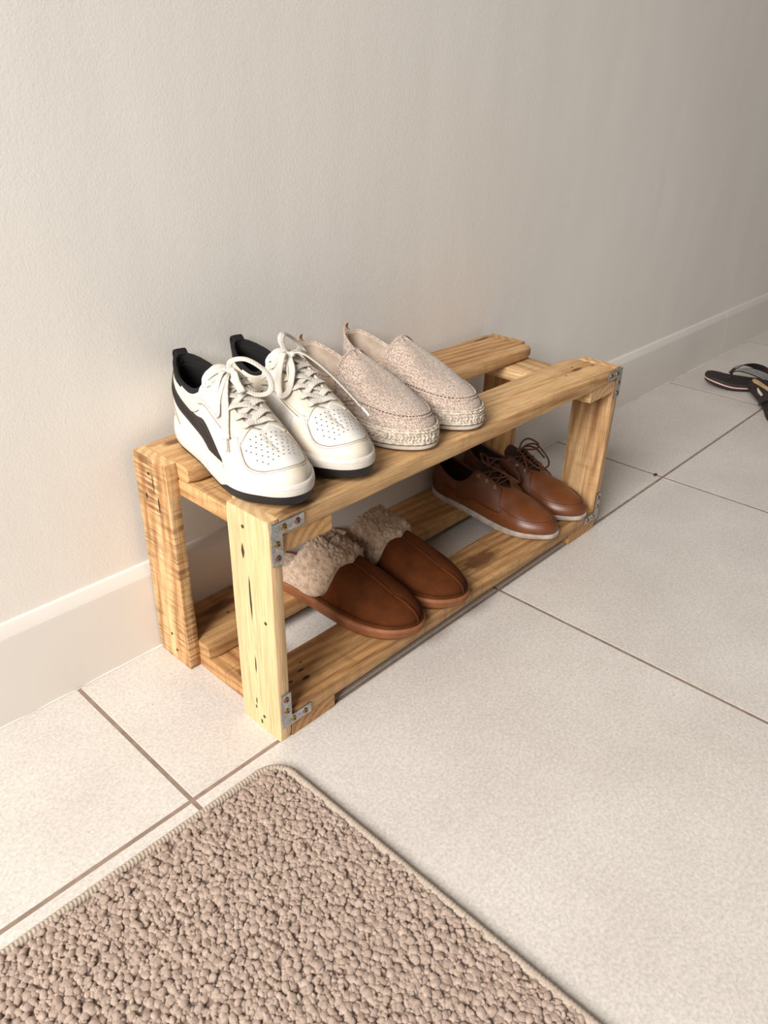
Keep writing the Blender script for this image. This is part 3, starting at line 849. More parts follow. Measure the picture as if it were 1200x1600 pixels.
        if sg == 1:
            st = pn('side_stripe', [(.75,.86),(1.5,.64),(2.3,.46),(3.2,.34),(4.0,.25),(4.7,.17),(5.2,.10)],
                                   [(.85,.97),(1.6,.84),(2.5,.71),(3.6,.58),(4.8,.45),(5.9,.31),(6.95,.14)], M['black_syn'], .0017, 44, 10)
            for q in range(3):
                f = .28+.22*q
                pts = [(a[0]+(b[0]-a[0])*f, a[1]+(b[1]-a[1])*f) for a, b in zip([(1.5,.64),(2.3,.46),(3.2,.34),(4.0,.25),(4.7,.17),(5.2,.10)], [(1.6,.84),(2.5,.71),(3.6,.58),(4.8,.45),(5.9,.31),(6.95,.14)])]
                obj('stripe_rib', Geo().add(*tube(S.line(pts, 30, .0018), .0005, 5)).mesh('stripe_rib'), M['black_syn'], st)
        else:
            pn('side_panel', [(1.5,.30),(2.6,.24),(4,.18),(5.4,.12),(6.9,.10)], [(1.6,.55),(2.8,.52),(4,.52),(5.4,.52),(7.2,.52)], M['lea_grey'], .0007)
        pn('heel_counter', [(.0,.02),(.5,.02),(1.1,.02),(1.9,.02)], [(.0,.62),(.4,.60),(.9,.50),(1.55,.30)], M['lea_cream'], .0009, 20, 6)
    # ---- collar, lining, insole
    n = 80
    pts = []
    for k in range(n+1):
        U = -5.0+10.0*k/n
        q = S.pos(U, 1.0); pts.append(q+Vector((0, -math.copysign(.0015, q.y) if abs(q.y) > .002 else 0, .0005)))
    obj('collar_padding', Geo().add(*tube(pts, [.0034+.0006*math.sin(k*.31) for k in range(n+1)], 8)).mesh('collar_padding'), M['black_txt'], T)
    lin = S.shell('lining', -.0042, -5.2, 5.2, 60, 12, .05, 1.0)
    add_solid(obj('lining', lin, M['black_txt'], T), .001)
    Pi = [Vector((p.x, p.y*.9, p.z)) for p in P]
    V, Fc = sole_ring(Pi, [(-.006,0), (-.006,1)], lambda x: .030, lambda x: .034)
    obj('insole', mesh('insole', V, Fc, True, 40), M['black_txt'], T)
    # heel collar rise + pull tab
    g = Geo(); V = []; Fc = []
    rows = 9
    for i in range(13):
        U = -2.4+4.8*i/12; top = S.pos(U, 1.0)
        h = .012*max(0, math.cos(U/2.4*PI/2))**.9
        for j in range(rows):
            f = j/(rows-1); V.append((top.x-.004*f*max(0, math.cos(U))+.001, top.y*(1-.04*f), top.z-.004+(h+.004)*f))
    for i in range(12):
        for j in range(rows-1): Fc.append((i*rows+j, (i+1)*rows+j, (i+1)*rows+j+1, i*rows+j+1))
    me = mesh('heel_lining_rise', V, Fc); add_solid(obj('heel_collar', me, M['black_txt'], T), .005, 0)
    tp = S.pos(0, 1.0)
    pp = catmull([tp+Vector((-.006,0,-.012)), tp+Vector((-.009,0,.004)), tp+Vector((-.0095,0,.012)), tp+Vector((-.005,0,.0155)), tp+Vector((.001,0,.010))], 16)
    obj('pull_tab', Geo().add(*tube(pp, 1, 10, flat=(.009, .0014), up=[Vector((-1,0,.4))]*16)).mesh('pull_tab'), M['black_txt'], T)
    # ---- tongue
    tk = [(.224,.066,.014,.004), (.203,.0765,.021,.006), (.180,.0890,.026,.008), (.156,.1010,.028,.009), (.138,.1100,.029,.010), (.122,.1170,.028,.010), (.110,.1235,.025,.008)]
    rowsT = catmull([(a, b, c) for a, b, c, d in tk], 26); cr = catmull([(d, 0, 0) for a, b, c, d in tk], 26)
    V = []; Fc = []; nv = 12
    for i, r_ in enumerate(rowsT):
        hw = r_.z*(1 if i < 23 else [.97, .9, .78][i-23])
        for j in range(nv+1):
            f = -1+2*j/nv
            V.append((r_.x+.004*f*f, f*hw, r_.y-cr[i].x*f*f*1.2+.0008*mnoise.noise((i*.6, f*3, 1))))
    for i in range(len(rowsT)-1):
        for j in range(nv): Fc.append((i*(nv+1)+j, i*(nv+1)+j+1, (i+1)*(nv+1)+j+1, (i+1)*(nv+1)+j))
    Fc = [tuple(reversed(f)) for f in Fc]
    tg = add_solid(obj('tongue', mesh('tongue', V, Fc), M['lea_white'], T), .006, 0)
    # ---- eyelets + laces
    us = [8.05, 7.45, 6.85, 6.25, 5.70, 5.20, 4.78]
    eyeL = [(u, .90 if i else .93) for i, u in enumerate(us)]
    hole = disc_mesh('eyelet_hole', .0019, .0003, 8)
    for u, w in eyeL:
        for U in (u, N2-u):
            obj('eyelet_hole', hole, M['hole'], T, S.at(U, w, .0016), S.nrm(U, w).to_track_quat('Z', 'Y').to_euler())
    rngl = random.Random(5 if right else 9)
    def tong_z(x):
        return lerp_keys([(.10,.1255),(.122,.1185),(.138,.1115),(.156,.1025),(.180,.0905),(.203,.078),(.224,.068)], x)
    def ribbon(name, ctrl, ups, hw=.0041, ht=.0009, n=26, parent=T):
        pts = catmull(ctrl, n); up = catmull(ups, n)
        return obj(name, Geo().add(*tube(pts, 1, 10, flat=(hw, ht), up=[Vector(q) for q in up])).mesh(name), M['lace'], parent)
    def bar(i, j, lift, flip):
        a = S.at(eyeL[i][0] if not flip else N2-eyeL[i][0], .90, .0005); an = S.nrm(eyeL[i][0] if not flip else N2-eyeL[i][0], .9)
        b = S.at(N2-eyeL[j][0] if not flip else eyeL[j][0], .90, .0005); bn = S.nrm(N2-eyeL[j][0] if not flip else eyeL[j][0], .9)
        mx = (a.x+b.x)/2; zc = tong_z(mx)+.0035+lift
        q1 = a*.80+b*.20; q1.z = max(a.z+.0035, tong_z(q1.x)-.002+lift*.7)+.001
        q2 = a*.20+b*.80; q2.z = max(b.z+.0035, tong_z(q2.x)-.002+lift*.7)+.001
        ct = [a-an*.001, a+an*.0028+(q1-a)*.12, q1, Vector((mx, (a.y+b.y)/2, zc)), q2, b+bn*.0028+(q2-b)*.12, b-bn*.001]
        nu_ = [Vector((-.2,0,.9))+an*.6, Vector((-.1,0,.9))+an*.5, Vector((.3,0,1)), Vector((.35,0,1)), Vector((.3,0,1)), Vector((-.1,0,.9))+bn*.5, Vector((-.2,0,.9))+bn*.6]
        ribbon('lace_bar', ct, nu_, .0040+.0006*rngl.random())
    bar(0, 0, .0006, False)
    for i in range(0, 5):
        bar(i, i+1, .0012, i % 2 == 0); bar(i, i+1, .0032, i % 2 == 1)
    bar(5, 6, .002, False); bar(5, 6, .0035, True)
    K = Vector((.137, side*-.002, tong_z(.137)+.010))
    # knot
    kn = Geo()
    for (d, sx, sy, sz) in (((0,0,0), .0075,.0065,.006), ((.004,.003,.003), .005,.004,.004), ((-.003,-.004,.002), .005,.0045,.0045)):
        v0, f0 = ico(2); kn.add([(K.x+d[0]+p[0]*sx, K.y+d[1]+p[1]*sy, K.z+d[2]+p[2]*sz) for p in v0], [tuple(int(q) for q in f) for f in f0])
    obj('lace_knot', kn.mesh('lace_knot'), M['lace'], T)
    s_ = side
    def rel(*l): return [K+Vector((a, b*s_, c)) for a, b, c in l]
    for q in ((eyeL[6][0]), N2-eyeL[6][0]):
        a = S.at(q, .92, .002); ribbon('lace_bar', [a, a*.6+K*.4+Vector((0,0,.002)), K], [Vector((0,0,1))]*3, .0042, .001, 14)
    if right:
        # loop standing up on the medial side, second loop hanging lateral, two ends
        ribbon('lace_loop', rel((0,0,0),(-.004,-.006,.012),(.008,-.022,.014),(.030,-.036,.000),(.046,-.030,-.016),(.042,-.012,-.018),(.022,.002,-.008),(.004,.003,.0)), [Vector((.6,0,.8))]*4+[Vector((.5,0,.9))]*4, .0036, .0010, 60)
        ribbon('lace_loop', rel((0,0,0),(.004,.012,.003),(.014,.026,-.012),(.030,.038,-.030),(.036,.038,-.034),(.026,.030,-.020),(.010,.012,-.002),(0,.002,0)), [Vector((.3,s_*.8,.7))]*8, .0040, .0009, 50)
        e1 = rel((0,0,0),(.010,.010,-.001),(.024,.020,-.013),(.042,.030,-.030),(.058,.040,-.046),(.066,.044,-.054))
        e2 = rel((0,0,0),(.010,-.001,.001),(.022,.002,-.006),(.038,.004,-.013))
    else:
        ribbon('lace_loop', rel((0,0,0),(-.010,-.004,.018),(-.018,.006,.024),(-.026,.026,.012),(-.018,.036,-.004),(-.006,.022,.002),(0,.004,.002)), [Vector((.5,0,.8))]*7, .0042, .0010, 60)
        ribbon('lace_loop', rel((0,0,0),(.006,-.012,.006),(.022,-.030,-.014),(.036,-.038,-.034),(.040,-.028,-.030),(.026,-.012,-.010),(.004,-.002,0)), [Vector((.4,-s_*.6,.8))]*7, .0042, .0010, 60)
        e1 = rel((0,0,0),(.012,.010,.006),(.032,.022,-.004),(.056,.034,-.022),(.080,.044,-.042),(.092,.048,-.052))
        e2 = rel((0,0,0),(.008,-.004,-.004),(.022,-.014,-.014),(.034,-.020,-.026))
    for e in (e1, e2):
        l = ribbon('lace_end', e, [Vector((.45,s_*.5,.8))]*len(e), .0046, .0009, 36)
        d = (e[-1]-e[-2]).normalized()
        if e is e1: obj('aglet', Geo().add(*tube([e[-1]-d*.002, e[-1]+d*.016], .0016, 8)).mesh('aglet'), M['lea_white'], l)
    # ---- perforations on the toe box: hexagonal grid laid over the surface
    smp = [(S.pos(U, w), U, w) for U in np.linspace(8.5, 15.5, 120) for w in np.linspace(.40, .99, 50)]
    arr = np.array([[q[0].x, q[0].y] for q in smp]); g = Geo()
    for r_ in range(7):
        x = .222+.0066*r_
        for k in range(-5, 6):
            y = (k+.5*(r_ % 2))*.0068
            d = (arr[:, 0]-x)**2+(arr[:, 1]-y)**2; i = int(d.argmin())
            if d[i] > 1e-6: continue
            U, w = smp[i][1], smp[i][2]
            lim = lerp_keys([(8.35,.62),(8.9,.46),(9.7,.42),(10.8,.50),(12,.56)], min(U, N2-U))
            if w < lim or min(U, N2-U) < 8.6: continue
            c = S.at(U, w, .0006); nn = S.nrm(U, w); a = nn.orthogonal().normalized(); bb_ = nn.cross(a)
            g.add([c+a*.0009*math.cos(q*PI/3)+bb_*.0009*math.sin(q*PI/3) for q in range(6)], [tuple(range(6))])
    tag(obj('perforations', g.mesh('perforations', False), M['hole'], T), kind='stuff')
    return T

# ------------------------------------------------------------------ rope-soled slip-ons
M['tweed'] = mat_tweed('beige_tweed', srgb(206,188,172), srgb(138,112,97))
M['tweed_in'] = mat_simple('cotton_lining', srgb(176,156,138), srgb(196,176,158), 60, .9, 700, .4, .0008)
M['gore'] = mat_simple('elastic_gore', srgb(176,150,120), srgb(198,172,142), 300, .85, 600, .4)
M['jute'] = mat_simple('jute_rope', srgb(178,160,142), srgb(216,203,187), 220, .9, 900, .6, .0009)
M['suede_tab'] = mat_suede('tan_tab', srgb(176,146,122), srgb(196,168,144))
M['moc_thread'] = mat_simple('moc_thread_brown', srgb(92,62,46), srgb(112,78,60), 300, .85)
M['white_rub'] = mat_simple('offwhite_rubber', srgb(190,178,164), srgb(210,199,186), 40, .55, 400, .12)
def slip_on(loc, rz, right, label):
    side = -1 if right else 1
    lat = [(.008,0,.026, .006,0,.083, .004,.026, -.004,0,-.020),
           (.018,.023,.026, .014,.019,.082, .004,.024, -.002,.004,-.018),
           (.050,.034,.026, .045,.030,.072, .004,.018, 0,.005,-.014),
           (.088,.036,.026, .080,.033,.064, .004,.016, 0,.006,-.014),
           (.118,.039,.026, .112,.033,.066, .005,.018, .002,.008,-.014),
           (.142,.043,.026, .124,.022,.090, .006,.022, .004,.012,-.012),
           (.168,.047,.026, .126,.009,.0995, .006,.024, .008,.014,-.008),
           (.194,.049,.026, .128,0,.1010, .006,.024, .018,.020,-.005),
           (.220,.049,.026, .158,0,.0885, .006,.022, .014,.024,-.002),
           (.246,.044,.026, .190,0,.0735, .006,.020, .010,.022,-.001),
           (.266,.032,.026, .218,0,.0645, .006,.018, .018,.014,-.001),
           (.280,.016,.027, .230,0,.0610, .006,.016, .022,.007,-.001),
           (.284,0,.027, .234,0,.0598, .006,.016, .024,0,-.001)]
    lat = [(k[0], k[1]*0.9)+k[2:4]+(k[4]*0.95,)+k[5:] for k in lat]
    med = []
    for k, q in zip(lat, [1,1,.98,.92,.88,.88,.9,.92,.94,.98,1,1,1]):
        k = list(k); k[1] *= q; med.append(tuple(k))
    S = Upper(lat, med, side); N = S.N; N2 = 2*N
    T = empty('slip_on_shoe', loc, rz, label, 'shoe', 'pair of beige slip-on shoes')
    add_solid(obj('upper', S.shell('upper', 0, nw=18), M['tweed'], T), .0024)
    add_solid(obj('lining', S.shell('lining', -.0032, -7, 7, 90, 14, .04, 1.0), M['tweed_in'], T), .0008)
    P = S.outline(110)
    zb = lambda x: lerp_keys([(0,.001),(.03,0),(.2,0),(.29,.005)], x)
    zt = lambda x: lerp_keys([(0,.027),(.1,.026),(.22,.029),(.29,.033)], x)
    V, Fc = sole_ring(P, [(-.003,0),(.004,.0),(.0050,.06),(.0050,.15),(.001,.17)], zb, zt); obj('outsole', mesh('outsole', V, Fc, True, 40), M['white_rub'], T)
    V, Fc = sole_ring(P, [(.002,.2),(.0036,.3),(.0036,.9),(.0005,1.0),(-.006,1.02)], zb, zt)
    rp = obj('rope_sole', mesh('rope_sole', V, Fc, True, 50), M['jute'], T)
    # braided stitches in rows of alternating slant
    Pd = [S.pos(N2*k/230, 0) for k in range(230)]; Nn, _ = plan_normals(Pd)
    mats = []; rng = np.random.default_rng(11)
    # equal arc-length walk
    acc = 0; step = .0044; walk = []
    for k in range(230):
        acc += (Pd[k]-Pd[k-1]).length
        if acc >= step: acc -= step; walk.append(k)
    for k in walk:
        p = Pd[k]; nn = Nn[k]; tt = Vector((-nn.y, nn.x, 0))
        z0, z1 = zb(p.x), zt(p.x)
        for r_, fz in enumerate((.40, .56, .72, .88)):
            sl = .75 if r_ % 2 else -.75
            if r_ == 3: sl = -.35
            d1 = (tt*math.cos(sl)+Vector((0,0,1))*math.sin(sl)); d2 = nn.cross(d1)
            Mx = np.eye(4); rs = rng.uniform(.9, 1.12)
            for c, (d, r) in enumerate(((d1, .0038), (nn, .0024), (d2, .0018))): Mx[:3, c] = np.array(d[:])*r*rs
            c = p+nn*.0036; Mx[:3, 3] = (c.x+rng.normal(0,.0003), c.y+rng.normal(0,.0003), z0+fz*(z1-z0)+rng.normal(0,.0004))
            mats.append(Mx)
    obj('rope_braid', blobs('rope_braid', np.array(mats), 2, .03, 5), M['jute'], rp)
    V, Fc = tube([Vector((q.x, q.y, zt(q.x)*.999))+n_*.0028 for q, n_ in zip(Pd, Nn)], [.0013+.0003*math.sin(k*1.1) for k in range(230)], 6, closed=True)
    obj('welt_cord', mesh('welt_cord', V, Fc), M['jute'], rp)
    V, Fc = tube([Vector((q.x, q.y, zb(q.x)+.30*(zt(q.x)-zb(q.x))))+n_*.0042 for q, n_ in zip(Pd, Nn)], [.0018+.0004*math.sin(k*1.3) for k in range(230)], 6, closed=True)
    obj('welt_cord', mesh('welt_cord', V, Fc), M['jute'], rp)
    # moc seam around the toe
    seam = [(7.0,.62),(7.7,.40),(8.6,.30),(9.6,.27),(10.8,.30),(12,.34),(13.2,.30),(14.4,.27),(15.4,.30),(16.3,.40),(17.0,.62)]
    seam = [(5.2,.16),(6.4,.25),(7.6,.30),(8.6,.33),(9.6,.36),(10.8,.41),(12,.44),(13.2,.41),(14.4,.36),(15.4,.33),(16.4,.30),(17.6,.25),(18.8,.16)]
    A = [(u, w-.05) for u, w in seam]; B = [(u, w+.012) for u, w in seam]
    ms = obj('moc_seam', mesh('moc_seam', *S.overlay(A, B, .0016, 110, 4)), M['tweed'], T)
    obj('stitching', S.stitches([(u, w+.006) for u, w in seam], 58, .0021, .0008, .55).mesh('stitching'), M['moc_thread'], ms)
    # bound vamp edge + collar edge
    e = [S.pos(U, 1) for U in np.linspace(-7, 7, 120)]
    obj('collar_binding', Geo().add(*tube(e, .0019, 7)).mesh('collar_binding'), M['tweed'], T)
    vb = [(4.55,.25),(4.7,.55),(5.0,.85),(5.6,.955),(6.4,.965),(7.0,.97)]
    vt = obj('vamp_edge', mesh('vamp_edge', *S.overlay([(u+.25, max(0, w-.06)) for u, w in vb], vb, .0014, 40, 4)), M['tweed'], T)
    vb2 = [(N2-u, w) for u, w in vb]
    obj('vamp_edge', mesh('vamp_edge', *S.overlay([(N2-u-.25, max(0, w-.06)) for u, w in reversed(vb)], list(reversed(vb2)), .0014, 40, 4)), M['tweed'], T)
    obj('stitching', S.stitches([(u+.12, w-.03) for u, w in vb], 26, .0018, .0004).mesh('stitching'), M['moc_thread'], vt)
    for f in (lambda u: u, lambda u: N2-u):
        A = [(3.75,.25),(4.1,.22),(4.5,.2)]; B = [(3.6,.985),(4.05,.985),(4.45,.96)]
        A = [(f(u), w) for u, w in A]; B = [(f(u), w) for u, w in B]
        if f(1) > N: A = A[::-1]; B = B[::-1]
        obj('elastic_gore', mesh('elastic_gore', *S.overlay(A, B, .0005, 14, 10)), M['gore'], T)
    Pi = [Vector((p.x, p.y*.9, p.z)) for p in P]
    V, Fc = sole_ring(Pi, [(-.006,0), (-.006,1)], lambda x: .027, lambda x: .031); obj('insole', mesh('insole', V, Fc, True, 40), M['tweed_in'], T)
    tp = S.pos(0, 1.0)
    pp = catmull([tp+Vector((-.002,0,-.040)), tp+Vector((-.0055,0,-.018)), tp+Vector((-.0075,0,-.002)), tp+Vector((-.0095,.001,.003)), tp+Vector((-.0135,.002,.004))], 18)
    if loc[1] > .27: pass
    obj('pull_tab', Geo().add(*tube(pp, 1, 10, flat=(.0085, .0011), up=[Vector((-1,0,.2))]*18)).mesh('pull_tab'), M['suede_tab'], T)
    return T

# ------------------------------------------------------------------ fleece slippers
M['suede'] = mat_suede('chestnut_suede', srgb(64,30,8), srgb(92,46,14))
M['slip_sole'] = mat_simple('tan_rubber_edge', srgb(114,66,34), srgb(138,84,48), 40, .6, 500, .15)
M['fleece'] = mat_fleece('mink_fleece', srgb(150,122,100), srgb(198,172,146))
def slipper(loc, rz, right, label):
    side = -1 if right else 1
    lat = [(.050,.036,.021, .046,.036,.030, .002,.004, 0,.002,-.004),
           (.076,.0375,.021, .070,.037,.041, .003,.008, .001,.004,-.007),
           (.100,.040,.021, .090,.037,.056, .003,.014, .002,.006,-.012),
           (.122,.042,.021, .104,.032,.072, .005,.018, .004,.010,-.012),
           (.146,.045,.021, .110,.018,.0865, .006,.022, .006,.014,-.008),
           (.172,.048,.021, .113,0,.0910, .007,.024, .014,.022,-.002),
           (.198,.050,.021, .142,0,.0860, .007,.024, .012,.026,-.001),
           (.224,.049,.021, .176,0,.0745, .007,.022, .010,.024,-.001),
           (.248,.043,.021, .208,0,.0645, .007,.020, .010,.020,-.001),
           (.268,.031,.021, .230,0,.0560, .007,.018, .016,.012,-.002),
           (.281,.015,.021, .240,0,.0515, .007,.016, .020,.006,-.002),
           (.285,0,.021, .243,0,.0500, .007,.015, .022,0,-.002)]
    lat = [(k[0], k[1]*0.94)+k[2:4]+(k[4]*0.97,)+k[5:] for k in lat]
    med = []
    for k, q in zip(lat, [.93,.92,.9,.9,.9,.92,.94,.97,.99,1,1,1]):
        k = list(k); k[1] *= q; med.append(tuple(k))
    S = Upper(lat, med, side); N = S.N; N2 = 2*N
    T = empty('slipper', loc, rz, label, 'slipper', 'pair of brown fleece-lined slippers')
    add_solid(obj('upper', S.shell('upper', 0, nw=18, nu=100), M['suede'], T), .003)
    add_solid(obj('lining', S.shell('lining', -.0045, 0, N2, 80, 14, .03, 1.0), M['fleece'], T), .002)
    # sole outline incl. heel
    def o_half(sc):
        q = [(.004,0),(.008,.016),(.022,.029),(.05,.036),(.08,.0375),(.10,.040),(.122,.042),(.146,.045),(.172,.048),(.198,.050),(.224,.049),(.248,.043),(.268,.031),(.281,.015),(.285,0)]
        return [(x, .94*y*sc if .01 < x < .23 else .94*y) for x, y in q]
    la = [Vector((x, side*y, 0)) for x, y in o_half(1)]; me_ = [Vector((x, -side*y, 0)) for x, y in reversed(o_half(.93)[1:-1])]
    P = catmull(la+me_, 120, True)
    zb = lambda x: lerp_keys([(0,.002),(.04,0),(.21,0),(.29,.006)], x)
    zt = lambda x: lerp_keys([(0,.022),(.1,.0185),(.2,.0185),(.29,.022)], x)
    V, Fc = sole_ring(P, [(-.002,0),(.004,.04),(.0065,.25),(.0068,.50),(.0052,.54),(.0066,.58),(.0072,.85),(.005,1.0),(-.002,1.03)], zb, zt)
    sl = obj('sole', mesh('sole', V, Fc, True, 50), M['slip_sole'], T)
    # raised welt roll in suede around the toe
    pts = [S.pos(U, 0)+S.nrm(U, .05)*.0022+Vector((0,0,.0025)) for U in np.linspace(2.6, N2-2.6, 110)]
    obj('welt_roll', Geo().add(*tube(pts, .0026, 8)).mesh('welt_roll'), M['suede'], T)
    obj('stitching', S.stitches([(u, .10) for u in np.linspace(3, N2-3, 15)], 60, .0008, .0005).mesh('stitching'), M['suede'], T)
    # centre seam: raised ridge from vamp to toe tip
    cs = [S.pos(5+ (N-5)*k/40, 1.0)+Vector((0,0,.0008)) for k in range(41)]
    cs += [S.at(N, 1-k/14*.93, .0008) for k in range(1, 15)]
    offs = [Vector((0, side*-.003*math.sin(min(1, k/40)*PI*.5), 0)) for k in range(len(cs))]
    cs = [a+b*.0 for a, b in zip(cs, offs)]
    obj('centre_seam', Geo().add(*tube(cs, .0017, 8)).mesh('centre_seam'), M['suede'], T)
    # fleece footbed
    def zf(x): return lerp_keys([(0,.026),(.05,.024),(.15,.026),(.29,.03)], x)
    g = Geo(); V = []; Fc = []; nx, ny = 120, 44
    def hw(x, sg):
        k = o_half(1 if sg == side else .93)
        for (a, b), (c, d) in zip(k[:-1], k[1:]):
            if x <= c: return b+(d-b)*(x-a)/(c-a+1e-9)
        return 0
    for i in range(nx+1):
        x = .006+.20*i/nx
        for j in range(ny+1):
            f = -1+2*j/ny; y = f*(hw(x, 1 if f > 0 else -1)+.0015)
            e = 1-abs(f)**6
            nz = .0035*abs(mnoise.noise((x*120, y*120, 3)))+.0022*abs(mnoise.noise((x*260, y*260, 9)))
            V.append((x, y, .0185+(zf(x)-.0185+nz)*e*(min(1, i/4) if i < 4 else 1)))
    for i in range(nx):
        for j in range(ny): Fc.append((i*(ny+1)+j, (i+1)*(ny+1)+j, (i+1)*(ny+1)+j+1, i*(ny+1)+j+1))
    obj('fleece_footbed', mesh('fleece_footbed', V, Fc), M['fleece'], T)
    # fleece cuff: thick folded-over band around the opening, displaced into curls
    V = []; Fc = []; nu, nv = 250, 64
    low = catmull([(0,0,0),(.8,0,0),(1.9,0,0),(3.0,.0,0),(4.0,.12,0),(5.2,.40,0),(6.2,.72,0),(6.9,1.0,0)], 101)
    for k in range(nu+1):
        f = k/nu; t = 1-abs(2*f-1); med_ = f > .5
        q = low[min(100, int(t*100))].lerp(low[min(100, int(t*100)+1)], t*100-int(t*100))
        u = 5.0*t
        U = N2-u if med_ else u
        Lw = S.pos(N2-q.x if med_ else q.x, min(q.y, 1.0))
        if t > .97: Lw.y *= (1-t)/.03
        Ttop = S.pos(U, 1.0); nn = S.nrm(U, .8)
        fat = .45+.55*min(1, t*2.2)
        nl = S.nrm(N2-q.x if med_ else q.x, min(q.y, .95))
        inn = Ttop+Vector((-.004, -Ttop.y*.25, -.020*fat))
        ctr = [Lw-nl*.001, Lw*.9+Ttop*.1+nl*.008*fat, Lw*.6+Ttop*.4+(nn+nl)*.0055*fat, Lw*.25+Ttop*.75+nn*.011*fat, Ttop+nn*.007*fat+Vector((-.004,0,.006))*fat, Ttop+Vector((-.010, -Ttop.y*.10, .001))*fat, inn]
        row = catmull(ctr, nv+1)
        for j, p in enumerate(row):
            g_ = j/nv; env = min(1, g_*9+.1) if g_ < .9 else .3
            w3 = p+Vector((mnoise.noise(p*90), mnoise.noise(p*90+Vector((5,1,2))), mnoise.noise(p*90+Vector((1,7,3)))))*.004
            d = .0062*(abs(mnoise.noise(w3*170))-.22)+.0026*(abs(mnoise.noise(p*380))-.2)+.0030*mnoise.noise(p*55)
            dirn = (nn*.8+Vector((0,0,.4)) if g_ < .75 else Vector((-.6, -Ttop.y*8, .6))).normalized()
            V.append(p+dirn*d*1.25*env*(.6+.4*fat))
    for i in range(nu):
        for j in range(nv):
            q = (i*(nv+1)+j, (i+1)*(nv+1)+j, (i+1)*(nv+1)+j+1, i*(nv+1)+j+1)
            Fc.append(q if side < 0 else tuple(reversed(q)))
    obj('fleece_cuff', mesh('fleece_cuff', V, Fc), M['fleece'], T)
    return T

